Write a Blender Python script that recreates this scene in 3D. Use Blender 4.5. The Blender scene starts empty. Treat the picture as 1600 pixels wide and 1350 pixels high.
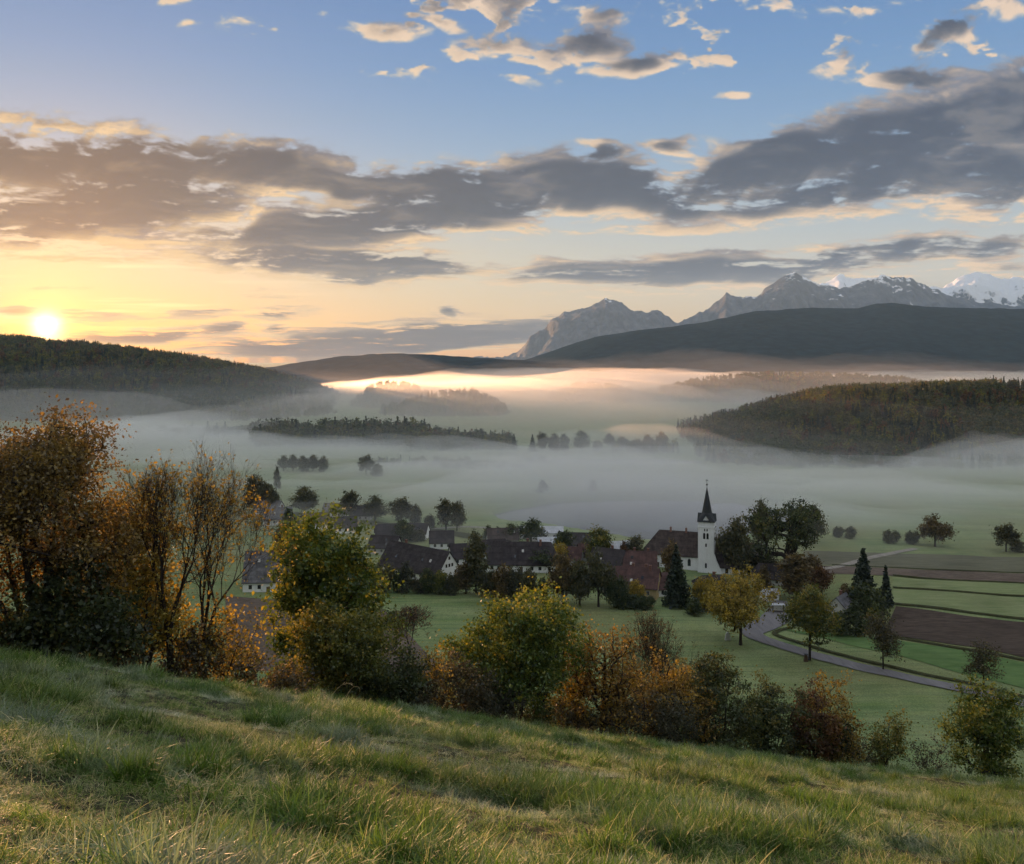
import bpy, math, random
import numpy as np
from mathutils import Vector, Matrix

R = math.radians
F, CX, HY = 1386.0, 800.0, 560.0          # focal length and eye level measured on the photograph
SUN_EL, SUN_AZ = 1.85, -27.7               # degrees; azimuth measured from +Y towards +X
EXPO = 1.5

# ------------------------------------------------------------------ camera
scene = bpy.context.scene
col = scene.collection
cam_data = bpy.data.cameras.new('camera')
cam = bpy.data.objects.new('camera', cam_data)
col.objects.link(cam)
scene.camera = cam
cam.location = (0, 0, 0)
cam.rotation_euler = (math.pi / 2, 0, 0)
cam_data.sensor_width = 36
cam_data.lens = 36 * F / 1600
cam_data.shift_y = -115 / 1600
cam_data.clip_start = 0.1
cam_data.clip_end = 60000

scene.view_settings.view_transform = 'Standard'
scene.view_settings.look = 'None'
scene.view_settings.exposure = EXPO
scene.view_settings.gamma = 1
scene.view_settings.use_curve_mapping = False
scene.render.engine = 'CYCLES'
scene.cycles.use_denoising = True
scene.cycles.max_bounces = 8
scene.cycles.diffuse_bounces = 3
scene.cycles.glossy_bounces = 2
scene.cycles.transmission_bounces = 4
scene.cycles.transparent_max_bounces = 8
scene.cycles.volume_bounces = 3
scene.cycles.adaptive_threshold = 0.02
scene.cycles.caustics_reflective = False
scene.cycles.caustics_refractive = False


# ------------------------------------------------------------------ numeric noise
def _hash(ix, iy, seed):
    h = (ix.astype(np.int64) * 374761393 + iy.astype(np.int64) * 668265263 + seed * 974634777) & 0xffffffff
    h = ((h ^ (h >> 13)) * 1274126177) & 0xffffffff
    h = h ^ (h >> 16)
    return (h & 0xffff).astype(np.float32) / 65535.0


def vnoise(x, y, seed=0):
    x = np.asarray(x, np.float32); y = np.asarray(y, np.float32)
    ix = np.floor(x); iy = np.floor(y)
    fx = x - ix; fy = y - iy
    ix = ix.astype(np.int32); iy = iy.astype(np.int32)
    fx = fx * fx * fx * (fx * (fx * 6 - 15) + 10); fy = fy * fy * fy * (fy * (fy * 6 - 15) + 10)
    a = _hash(ix, iy, seed); b = _hash(ix + 1, iy, seed)
    c = _hash(ix, iy + 1, seed); d = _hash(ix + 1, iy + 1, seed)
    return (a + (b - a) * fx) * (1 - fy) + (c + (d - c) * fx) * fy


def fbm(x, y, octv=5, seed=0, gain=0.5):
    s = 0; amp = 1; tot = 0
    x = np.asarray(x, np.float32); y = np.asarray(y, np.float32)
    for k in range(octv):
        s = s + amp * vnoise(x, y, seed + k * 17)
        tot += amp
        x, y = (x * 1.62 - y * 1.18) + 5.3, (x * 1.18 + y * 1.62) + 1.7
        amp *= gain
    return s / tot


def sstep(a, b, x):
    t = np.clip((x - a) / (b - a), 0, 1)
    return t * t * (3 - 2 * t)


def interp(x, pts):
    p = np.asarray(pts, float)
    return np.interp(x, p[:, 0], p[:, 1])


# ------------------------------------------------------------------ sky: Nishita under a computed cloud deck
def sky_map(W=5760, H=1000):
    """Colours of the sky by azimuth (columns) and elevation (rows, rows crowd towards the horizon)."""
    az = (np.arange(W, dtype=np.float32) + .5) / W * 2 * np.pi - np.pi
    v = (np.arange(H, dtype=np.float32) + .5) / H
    el = (v ** (1 / .6)) * np.pi / 2
    AZ, EL = np.meshgrid(az, el)
    ca = np.clip(np.cos(AZ), .12, None)
    px = np.where(np.abs(AZ) < 1.35, CX + F * np.sin(AZ) / ca, np.sign(AZ) * 9000 + AZ * 500)
    py = HY - F * np.tan(np.minimum(EL, 1.45)) / np.where(np.abs(AZ) < 1.35, ca, .22)
    px = px.astype(np.float32); py = np.clip(py, -6000, 560).astype(np.float32)
    eld = EL * 180 / np.pi
    azd = AZ * 180 / np.pi
    dz = np.abs((azd - SUN_AZ + 180) % 360 - 180)
    # clear sky, as sRGB values
    hs = [0, 2, 5, 9, 13, 18, 23, 40, 90]
    blue = np.stack([np.interp(eld, hs, c) for c in
                     ([200, 200, 190, 160, 130, 104, 88, 74, 68], [178, 184, 192, 182, 166, 148, 132, 114, 104], [160, 172, 196, 204, 204, 198, 188, 172, 160])], -1)
    warm = np.stack([np.interp(eld, hs, c) for c in
                     ([252, 252, 249, 236, 205, 160, 125, 134, 146], [176, 200, 215, 212, 196, 172, 152, 166, 178], [96, 124, 156, 180, 194, 196, 190, 208, 218])], -1)
    wm = np.exp(-(eld / 11) ** 2) * (.16 + .84 * np.exp(-(dz / 34) ** 1.6))
    wm = wm[..., None]
    rgb = (blue * (1 - wm) + warm * wm) / 255
    th = np.sqrt((dz * np.cos(EL)) ** 2 + (eld - SUN_EL) ** 2)
    # ---- cloud deck
    qx, qy = px / 100, py / 100
    wx = fbm(qx * .9, qy * 1.6, 3, 5) - .5
    wy = fbm(qx * .9 + 40, qy * 1.6, 3, 9) - .5
    ux, uy = px + 70 * wx, py + 30 * wy
    L = []          # cloud bodies: x, y, half width, half height, tilt (degrees), weight
    L += [(120, 285, 260, 75, 4, 1.15), (40, 350, 150, 42, 0, 1.1), (330, 250, 240, 36, 4, .95), (540, 285, 150, 26, 4, 1.), (200, 240, 120, 30, 0, .9),
          (380, 300, 130, 24, 8, .55), (330, 370, 120, 14, 0, .7), (560, 350, 230, 34, -8, 1.15), (740, 300, 200, 44, 0, 1.15), (900, 290, 170, 42, 2, 1.1),
          (1010, 315, 120, 30, 8, .95), (950, 240, 40, 16, 0, .9), (690, 345, 150, 26, 4, .9),
          (1190, 255, 190, 42, -16, 1.1), (1400, 215, 300, 52, -14, 1.2), (1580, 170, 140, 60, -14, 1.15), (1360, 285, 280, 36, -4, 1.05), (1570, 275, 130, 60, 0, .95),
          (1180, 325, 150, 24, 0, .7), (1330, 330, 160, 16, 0, .6), (1540, 335, 90, 18, 0, .55), (1050, 355, 170, 12, 0, .5),
          (540, 415, 240, 24, 3, 1.15), (150, 410, 180, 7, 2, .6), (1080, 424, 290, 25, -2, 1.15), (1390, 396, 230, 20, -5, 1.1), (1570, 420, 110, 12, 0, .7),
          (60, 487, 120, 9, 4, .9), (210, 528, 110, 11, -2, .95), (345, 518, 46, 9, -5, .9), (440, 487, 66, 11, 0, .8), (440, 510, 30, 6, 0, .7), (640, 532, 290, 24, -3, 1.2),
          (700, 491, 24, 9, 0, .85), (760, 512, 130, 9, 0, .9), (470, 545, 120, 8, 0, .6), (100, 452, 70, 4, 3, .45)]
    L += [(390, 40, 44, 17, 0, .62), (295, 44, 22, 8, 0, .45), (282, 8, 26, 9, 0, .6), (480, 20, 25, 6, 0, .4), (600, 48, 64, 15, 4, .62), (690, 34, 34, 13, 20, .66), (640, 20, 26, 6, 0, .5), (775, 74, 70, 20, -5, .72), (820, 99, 26, 7, 0, .5),
          (920, 66, 60, 30, -12, .78), (985, 98, 62, 18, -6, .82), (900, 45, 30, 14, 0, .6), (1072, 84, 18, 13, -40, .6), (930, 22, 90, 20, -8, .62), (760, 8, 40, 8, 0, .5), (1080, 8, 70, 16, -10, .6), (1240, 12, 70, 12, 10, .6),
          (1345, 72, 40, 10, 4, .56), (1305, 104, 34, 12, -12, .56), (1355, 100, 32, 12, 0, .58), (1432, 117, 72, 17, 0, .86), (1462, 52, 72, 26, -24, .9), (1340, 28, 60, 12, -20, .5), (1560, 20, 60, 16, 0, .5),
          (1148, 153, 34, 6, -6, .56), (1046, 227, 40, 13, -4, .8), (1030, 266, 44, 8, 0, .6), (1100, 100, 22, 6, 0, .4), (80, 194, 120, 12, 4, .7), (40, 245, 50, 9, 0, .5), (440, 218, 70, 7, 4, .5), (655, 257, 40, 6, 0, .5),
          (738, 248, 24, 6, 0, .55), (800, 243, 26, 5, 0, .5), (735, 187, 8, 3, 0, .4), (20, 215, 40, 10, 0, .5)]
    body = np.zeros_like(px)
    infr = (px > -700) & (px < 2300) & (py > -250)
    fx, fy = ux[infr], uy[infr]
    bb = np.zeros_like(fx)
    for (x, y, a, b, t, wgt) in L:
        c, s = math.cos(R(t)), math.sin(R(t))
        dx, dy = fx - x, fy - y
        q = ((dx * c + dy * s) / a) ** 2 + ((-dx * s + dy * c) / b) ** 2
        bb = np.maximum(bb, wgt * np.exp(-.75 * q ** 1.15))
    body[infr] = bb
    # unseen deck outside the view, added fuller and brighter to light the valley
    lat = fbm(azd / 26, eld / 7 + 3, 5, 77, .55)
    fill_deck = (.55 + .45 * sstep(.30, .66, lat)) * sstep(0, 3, eld)
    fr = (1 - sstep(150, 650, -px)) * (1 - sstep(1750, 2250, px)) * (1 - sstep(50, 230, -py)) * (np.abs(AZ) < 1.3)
    body = body * fr + fill_deck * (1 - fr)
    squash = 1 + 2.2 * np.exp(-eld / 5.0)
    n1 = fbm(ux / 105, uy * squash / 46, 5, 21, .55)
    n2 = fbm(ux / 34 + 9, uy * squash / 17, 4, 35, .6)
    n3 = fbm(ux / 190 + 3, uy * squash / 80, 3, 63, .5)
    n4 = fbm(ux / 12 + 3, uy * squash / 7, 3, 91, .6)
    spots = sstep(.50, .68, fbm(px / 66 + 8, py / 30 + 2, 4, 101, .55)) * sstep(175, 60, py) * sstep(430, 640, px + 140 * np.sin(px / 90)) * .62 * fr
    body = np.maximum(body, spots)
    low2 = sstep(.52, .72, fbm(px / 150 + 2, py / 14, 4, 111, .55)) * np.exp(-((py - 500) / 46) ** 2) * .62 * fr
    body = np.maximum(body, low2)
    wn = np.clip(body * 2.2, 0, 1)
    body = np.where(body > .8, .8 + (body - .8) * .75, body)
    d = body * .98 + ((n1 - .5) * 1.75 + (n2 - .5) * 1.0 + (n4 - .5) * .42) * wn + .03 + .12 * sstep(.75, .4, body) * wn
    alpha = sstep(.26, .72, d)
    dens = sstep(.25, 1.0, d)

    def shifted(a, k, j):
        return np.roll(np.roll(a, k, 1), j, 0)
    # light let through towards the low sun: a few steps down and sideways through the deck
    opt = 0
    for i in range(1, 8):
        opt = opt + shifted(dens, int(2.2 * i), int(2.6 * i)) * (1.25 - .1 * i)
    near = np.exp(-(dz / 30) ** 1.5) * np.exp(-(eld / 17) ** 2)
    low = np.exp(-(eld / 12.) ** 2)
    bright = (np.array([228, 204, 184]) * (1 - low)[..., None] + np.array([244, 206, 164]) * low[..., None])
    bright = bright * (1 - near)[..., None] + np.array([255, 210, 142]) * near[..., None]
    dark = np.array([50, 66, 94]) + (np.array([96, 84, 80]) - np.array([50, 66, 94])) * np.exp(-(dz / 32) ** 1.5)[..., None]
    dark = dark + (np.array([160, 122, 92]) - dark) * (np.exp(-(th / 9) ** 2))[..., None]
    small = sstep(.85, .5, body)
    bright = bright + (np.array([247, 250, 254]) - bright) * (1 - fr)[..., None]  # unseen clouds turned near white, brighter than those in view, as fill light
    m = 1 - np.exp(-(.34 * opt * (.55 + .9 * n3) + .55 * dens) * (1 - .62 * small))
    m = sstep(.14, 1.0, m) * (.22 + .78 * fr)  # most of the shading is left out of the unseen clouds
    m = np.clip(m * 1.06 - .34 * sstep(.48, .72, n1 * .5 + n3 * .5), 0, 1)
    side = np.clip(.55 + 2.0 * (d - .5 * (shifted(d, 12, 4) + shifted(d, 5, 10))), 0, 1) * fr + (1 - fr)
    shade = np.array([150, 152, 166]) + (np.array([196, 164, 140]) - np.array([150, 152, 166])) * low[..., None]
    bright = shade * (1 - side)[..., None] + bright * side[..., None]
    ccol = (bright * (1 - m)[..., None] + dark * m[..., None]) / 255
    ccol = ccol * (.95 + .1 * n2)[..., None]
    rgb = rgb * (1 - alpha)[..., None] + ccol * alpha[..., None]
    # thin bright streaks close to the sun
    st = sstep(.56, .78, fbm(px / 220, py / 9, 4, 51)) * np.exp(-(np.abs(px - 60) / 300) ** 2) * np.exp(-((py - 470) / 60) ** 2)
    rgb = rgb + st[..., None] * np.array([.35, .3, .2]) * .8
    lin = np.where(rgb <= .04045, rgb / 12.92, ((np.maximum(rgb, 0) + .055) / 1.055) ** 2.4)
    # the sun's glow on the ridge and its disc
    glow = np.exp(-(th / 1.5) ** 1.2)[..., None] * np.array([2.0, .86, .08]) + np.exp(-th / 7)[..., None] * np.array([.26, .06, -.05]) \
        + np.exp(-(th / .68) ** 2)[..., None] * np.array([4.2, 3.6, 2.2])
    lin = lin + glow
    lin = np.clip(lin / 4.0, 0, 1)
    out = np.where(lin <= .0031308, lin * 12.92, 1.055 * lin ** (1 / 2.4) - .055)
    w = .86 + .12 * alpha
    return np.concatenate([out, w[..., None]], -1).astype(np.float32)


def build_world():
    w = bpy.data.worlds.new('World')
    scene.world = w
    w.use_nodes = True
    nt = w.node_tree
    nt.nodes.clear()
    N = nt.nodes.new
    K = nt.links.new
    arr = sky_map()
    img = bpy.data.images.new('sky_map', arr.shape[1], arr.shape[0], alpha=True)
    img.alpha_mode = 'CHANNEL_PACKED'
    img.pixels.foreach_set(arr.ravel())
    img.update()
    out = N('ShaderNodeOutputWorld'); bg = N('ShaderNodeBackground')
    sky = N('ShaderNodeTexSky')
    sky.sky_type = 'NISHITA'; sky.sun_disc = False
    sky.sun_elevation = R(SUN_EL); sky.sun_rotation = R(SUN_AZ)
    bg.inputs[1].default_value = 0.1
    tc = N('ShaderNodeTexCoord'); sep = N('ShaderNodeSeparateXYZ')
    K(tc.outputs['Generated'], sep.inputs[0])

    def mth(op, a, b=None):
        n = N('ShaderNodeMath'); n.operation = op
        for i, q in enumerate((a, b)):
            if q is None: continue
            if isinstance(q, (int, float)): n.inputs[i].default_value = q
            else: K(q, n.inputs[i])
        return n.outputs[0]
    az = mth('ARCTAN2', sep.outputs[0], sep.outputs[1])
    u = mth('ADD', mth('DIVIDE', az, 2 * math.pi), .5)
    el = mth('ARCSINE', mth('MINIMUM', mth('MAXIMUM', sep.outputs[2], 0.0005), 1.0))
    v = mth('POWER', mth('DIVIDE', el, math.pi / 2), .6)
    cmb = N('ShaderNodeCombineXYZ')
    K(u, cmb.inputs[0]); K(v, cmb.inputs[1])
    tex = N('ShaderNodeTexImage'); tex.image = img; tex.extension = 'EXTEND'
    K(cmb.outputs[0], tex.inputs[0])
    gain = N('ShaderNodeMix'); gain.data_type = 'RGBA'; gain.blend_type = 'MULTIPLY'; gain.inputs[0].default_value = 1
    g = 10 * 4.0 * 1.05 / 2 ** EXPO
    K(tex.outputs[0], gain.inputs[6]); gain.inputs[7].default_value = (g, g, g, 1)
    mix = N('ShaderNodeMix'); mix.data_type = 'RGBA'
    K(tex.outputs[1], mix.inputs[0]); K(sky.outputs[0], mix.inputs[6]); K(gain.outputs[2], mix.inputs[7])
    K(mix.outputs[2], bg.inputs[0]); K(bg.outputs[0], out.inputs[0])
    w.cycles.sampling_method = 'MANUAL'
    w.cycles.sample_map_resolution = 1024


build_world()

sun_data = bpy.data.lights.new('sun', 'SUN')
sun_data.energy = 5.0
sun_data.angle = R(.6)
sun_data.color = (1.0, .53, .26)
sun = bpy.data.objects.new('sun', sun_data)
col.objects.link(sun)
SUN_DIR = Vector((math.sin(R(SUN_AZ)) * math.cos(R(SUN_EL)), math.cos(R(SUN_AZ)) * math.cos(R(SUN_EL)), math.sin(R(SUN_EL))))
sun.rotation_euler = SUN_DIR.to_track_quat('Z', 'Y').to_euler()


# ------------------------------------------------------------------ ground height
VALLEY = -80.0
EDGE = [(-1.2, 30), (-.577, 38), (-.433, 42), (-.289, 47), (-.2, 53), (-.115, 59), (0, 66), (.144, 71), (.289, 77), (.433, 83), (.577, 89), (1.2, 100)]


def pix(X, Y, Z=VALLEY):
    Y = np.maximum(Y, 1.0)
    return CX + F * X / Y, HY - F * Z / Y


def ground(X, Y):
    X = np.asarray(X, np.float64); Y = np.asarray(Y, np.float64)
    Yp = np.maximum(Y, 0)
    t = X / np.maximum(Yp, 2.0)
    z = -1.7 - .386 * Y - .16 * X + .055 * X * X / (Yp + 14)
    rr = np.sqrt(X * X + Y * Y)
    e = np.interp(np.clip(t, -1.2, 1.2), [q[0] for q in EDGE], [q[1] for q in EDGE])
    over = (Y - e) / 4.0
    drop = 4.0 * np.where(over > 30, over, np.log1p(np.exp(np.minimum(over, 30))))
    bump = (fbm(X / 7 + 31, Y / 7, 3, 3) - .5) * .75 + (fbm(X / 2.0, Y / 2.0 + 7, 2, 8) - .5) * .34
    z = z - .32 * drop + bump * sstep(2, 9, rr) * sstep(150, 90, rr)
    roll = (fbm(X / 70 + 3, Y / 55, 3, 12) - .5) * 3.0 + (fbm(X / 14, Y / 9 + 2, 2, 14) - .5) * .35
    px, py = pix(X, Y)
    zv = VALLEY + roll * sstep(1500, 300, Y) * (.35 + .65 * sstep(850, 900, py)) - .9 * lake(X, Y) * 3.2
    k = 7.0
    return .5 * (z + zv + np.sqrt((z - zv) ** 2 + k * k)) - .0


def lake(X, Y):
    """1 where the water lies, from the shore lines read off on the valley floor."""
    px, py = pix(X, Y)
    wob = (fbm(px / 26, py / 9, 3, 19) - .5) * 5
    shore = np.interp(px, [770, 782, 850, 900, 950, 1010, 1100, 1200, 1260, 1300], [800, 809, 815, 823, 831, 841, 843, 828, 812, 800])
    far = np.interp(px, [770, 800, 860, 950, 1050, 1150, 1220, 1260, 1300], [800, 793, 784, 779, 778, 783, 795, 808, 815])
    a = sstep(1.5, -1.5, py - shore - wob * .25) * sstep(-2, 2, py - far - wob)
    s2 = np.interp(px, [820, 860, 900, 1000, 1080, 1130], [715, 719, 722, 726, 723, 716])
    f2 = np.interp(px, [820, 860, 900, 960, 1050, 1130], [714, 713, 714, 714, 715, 720])
    b = sstep(1, -1, py - s2) * sstep(-1, 1, py - f2)
    return np.maximum(a, b)


def gpt(px, py):
    """Where the line of sight through a photograph point meets the ground."""
    t = (px - CX) / F
    s = (HY - py) / F
    Y = np.geomspace(2.5, 4000, 6000)
    below = s * Y < ground(t * Y, Y)
    Y = Y[np.argmax(below)]
    return np.array([t * Y, Y, float(ground(t * Y, Y))])


def gz(x, y):
    return float(ground(np.array([x]), np.array([y]))[0])


# ------------------------------------------------------------------ mesh and material helpers
def mesh_from(name, V, faces, tint=None, smooth=False, tint2=None):
    """V: (n,3) floats; faces: (m,k) ints of one size, or a list of such arrays."""
    if not isinstance(faces, (list, tuple)):
        faces = [faces]
    faces = [np.asarray(f, np.int32) for f in faces if len(f)]
    me = bpy.data.meshes.new(name)
    V = np.asarray(V, np.float32)
    me.vertices.add(len(V))
    me.vertices.foreach_set('co', V.ravel())
    nl = sum(f.size for f in faces)
    npol = sum(len(f) for f in faces)
    me.loops.add(nl)
    me.loops.foreach_set('vertex_index', np.concatenate([f.ravel() for f in faces]))
    me.polygons.add(npol)
    tot = np.concatenate([np.full(len(f), f.shape[1], np.int32) for f in faces])
    start = np.concatenate([[0], np.cumsum(tot)[:-1]]).astype(np.int32)
    me.polygons.foreach_set('loop_start', start)
    if smooth:
        me.polygons.foreach_set('use_smooth', np.ones(npol, bool))
    for nm, tt in (('tint', tint), ('tint2', tint2)):
        if tt is not None:
            a = me.attributes.new(nm, 'FLOAT', 'FACE')
            a.data.foreach_set('value', np.asarray(tt, np.float32))
    me.update(calc_edges=True)
    return me


def link(name, me, mat=None, parent=None, loc=None, rotz=None):
    o = bpy.data.objects.new(name, me)
    col.objects.link(o)
    if mat is not None:
        me.materials.clear()
        me.materials.append(mat)
    if parent is not None:
        o.parent = parent
    if loc is not None:
        o.location = loc
    if rotz is not None:
        o.rotation_euler = (0, 0, rotz)
    return o


def tag(o, label=None, cat=None, group=None, kind=None):
    if label: o['label'] = label
    if cat: o['category'] = cat
    if group: o['group'] = group
    if kind: o['kind'] = kind
    return o


def empty(name, loc, label, cat, group=None, rotz=0, scale=None):
    o = bpy.data.objects.new(name, None)
    o.empty_display_size = .5
    col.objects.link(o)
    o.location = loc
    o.rotation_euler = (0, 0, rotz)
    if scale is not None:
        o.scale = scale
    return tag(o, label, cat, group)


class Mat:
    """A node material with a few shorthands."""
    def __init__(self, name):
        self.m = bpy.data.materials.new(name)
        self.m.use_nodes = True
        self.nt = self.m.node_tree
        self.nt.nodes.clear()
        self.out = self.N('ShaderNodeOutputMaterial')

    def N(self, t, **kw):
        n = self.nt.nodes.new(t)
        for k, v in kw.items(): setattr(n, k, v)
        return n

    def K(self, a, b): self.nt.links.new(a, b)

    def put(self, sock, v):
        if v is None: return
        if hasattr(v, 'is_output'): self.K(v, sock)
        elif isinstance(v, (tuple, list)) and len(v) == 3 and sock.type == 'RGBA': sock.default_value = (*v, 1)
        else: sock.default_value = v

    def math(self, op, a, b=None, c=None, clamp=False):
        n = self.N('ShaderNodeMath', operation=op, use_clamp=clamp)
        for i, q in enumerate((a, b, c)): self.put(n.inputs[i], q)
        return n.outputs[0]

    def noise(self, scale, detail=4, rough=.55, vec=None, stretch=None, obj=True):
        n = self.N('ShaderNodeTexNoise')
        n.inputs['Scale'].default_value = scale
        n.inputs['Detail'].default_value = detail
        n.inputs['Roughness'].default_value = rough
        if vec is None:
            vec = self.N('ShaderNodeTexCoord').outputs['Object'] if obj else self.N('ShaderNodeNewGeometry').outputs['Position']
        if stretch:
            mp = self.N('ShaderNodeMapping'); mp.inputs['Scale'].default_value = stretch
            self.K(vec, mp.inputs[0]); vec = mp.outputs[0]
        self.K(vec, n.inputs['Vector'])
        return n.outputs[0]

    def ramp(self, fac, stops):
        n = self.N('ShaderNodeValToRGB')
        el = n.color_ramp.elements
        while len(el) < len(stops): el.new(.5)
        for e, (p, c) in zip(el, stops):
            e.position = p
            e.color = (*c, 1) if not isinstance(c, (int, float)) else (c, c, c, 1)
        self.put(n.inputs[0], fac)
        return n.outputs[0]

    def mix(self, f, a, b, mode='MIX'):
        n = self.N('ShaderNodeMix', data_type='RGBA', blend_type=mode)
        self.put(n.inputs[0], f); self.put(n.inputs[6], a); self.put(n.inputs[7], b)
        return n.outputs[2]

    def attr(self, name):
        return self.N('ShaderNodeAttribute', attribute_name=name).outputs['Fac']

    def bsdf(self, color, rough=.9, bump=None, bstr=.4, bdist=.1, spec=.25, metal=0):
        b = self.N('ShaderNodeBsdfPrincipled')
        self.put(b.inputs['Base Color'], color)
        self.put(b.inputs['Roughness'], rough)
        b.inputs['Specular IOR Level'].default_value = spec
        b.inputs['Metallic'].default_value = metal
        if bump is not None:
            bn = self.N('ShaderNodeBump')
            bn.inputs['Strength'].default_value = bstr
            bn.inputs['Distance'].default_value = bdist
            self.K(bump, bn.inputs['Height'])
            self.K(bn.outputs[0], b.inputs['Normal'])
        self.K(b.outputs[0], self.out.inputs[0])
        return self.m


def leaf_mat(name, stops, transl=.45, gloss=.12):
    """Leaf colours picked by the per-leaf value 'tint'."""
    q = Mat(name)
    c = q.ramp(q.attr('tint'), stops)
    d = q.N('ShaderNodeBsdfDiffuse'); q.K(c, d.inputs[0])
    t = q.N('ShaderNodeBsdfTranslucent')
    ct = q.mix(1.0, c, (1.35, 1.1, .6), 'MULTIPLY')
    q.K(ct, t.inputs[0])
    mx = q.N('ShaderNodeMixShader'); mx.inputs[0].default_value = transl
    q.K(d.outputs[0], mx.inputs[1]); q.K(t.outputs[0], mx.inputs[2])
    g = q.N('ShaderNodeBsdfGlossy'); g.inputs['Roughness'].default_value = .45
    g.inputs[0].default_value = (.5, .5, .5, 1)
    m2 = q.N('ShaderNodeMixShader'); m2.inputs[0].default_value = gloss * .5
    q.K(mx.outputs[0], m2.inputs[1]); q.K(g.outputs[0], m2.inputs[2])
    q.K(m2.outputs[0], q.out.inputs[0])
    return q.m


def simple(name, color, rough=.85, var=.25, scale=.6, detail=5, bump=.3, bdist=.05, spec=.25):
    q = Mat(name)
    n = q.noise(scale, detail, .6)
    c = q.ramp(n, [(.25, tuple(v * (1 - var) for v in color)), (.75, tuple(min(1, v * (1 + var)) for v in color))])
    return q.bsdf(c, rough, q.noise(scale * 5, 4), bump, bdist, spec)


# ------------------------------------------------------------------ the land
def land_material():
    q = Mat('meadow_ground')
    pos = q.N('ShaderNodeNewGeometry').outputs['Position']
    big = q.noise(.022, 4, .55, pos)
    mid = q.noise(.16, 5, .6, pos, (1, .55, 1))
    fine = q.noise(2.6, 5, .7, pos)
    streak = q.noise(.07, 5, .6, pos, (.35, 1.6, 1))
    a = q.ramp(mid, [(.3, (.095, .150, .050)), (.5, (.16, .215, .078)), (.72, (.26, .27, .12))])
    b = q.ramp(streak, [(.35, (.12, .185, .070)), (.62, (.24, .285, .14))])
    c = q.mix(.62, a, b)
    mow = q.noise(.30, 4, .65, pos, (.10, 1.9, 1))
    c = q.mix(.8, c, q.ramp(mow, [(.34, (.62, .70, .66)), (.5, (1, 1, 1)), (.68, (1.22, 1.14, 1.0))]), 'MULTIPLY')
    c = q.mix(q.ramp(big, [(.4, 0), (.62, .55)]), c, (.20, .19, .085))
    c = q.mix(.75, c, q.ramp(fine, [(.28, (.35, .35, .35)), (.68, (1.35, 1.35, 1.35))]), 'MULTIPLY')
    sp = q.N('ShaderNodeSeparateXYZ'); q.K(pos, sp.inputs[0])
    # dark thatch and soil under the long grass of the slope
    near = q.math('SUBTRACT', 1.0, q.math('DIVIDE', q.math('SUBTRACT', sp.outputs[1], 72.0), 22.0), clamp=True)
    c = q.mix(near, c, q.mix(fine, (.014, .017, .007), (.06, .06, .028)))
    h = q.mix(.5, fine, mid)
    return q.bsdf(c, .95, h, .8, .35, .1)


def build_land():
    r = [.4]
    while r[-1] < 16500:
        x = r[-1]
        r.append(x + max(.03, (x * .026 if x < 110 else 3.0 if x < 160 else 4.6 if x < 620 else x * .012 if x < 1400 else x * .045)))
    r = np.array(r)
    fa = np.linspace(-48, 48, 330)
    ba = np.linspace(48, 312, 62)[1:-1]
    ang = np.radians(np.concatenate([fa, ba]))
    n, m = len(r), len(ang)
    RR, AA = np.meshgrid(r, ang, indexing='ij')
    X = RR * np.sin(AA); Y = RR * np.cos(AA)
    back = Y < 0
    Z = ground(X, Y)
    # behind the viewer the slope climbs on for a while and then levels out
    Z = np.where(back, np.where(Z > -1.7, -1.7 + 8 * np.tanh((Z + 1.7) / 8), Z), Z)
    V = np.stack([X, Y, Z], -1).reshape(-1, 3)
    V = np.vstack([V, [[0, 0, gz(0, 0)]]])
    i = np.arange(n - 1)[:, None] * m; j = np.arange(m)[None, :]; j2 = (j + 1) % m
    quads = np.stack([i + j, i + j2, i + m + j2, i + m + j], -1).reshape(-1, 4)[:, ::-1]
    tri = np.stack([np.full(m, n * m), np.arange(m), (np.arange(m) + 1) % m], -1)[:, ::-1]
    me = mesh_from('ground', V, [quads, tri], smooth=True)
    tag(link('ground', me, land_material()), kind='structure')


build_land()


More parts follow.
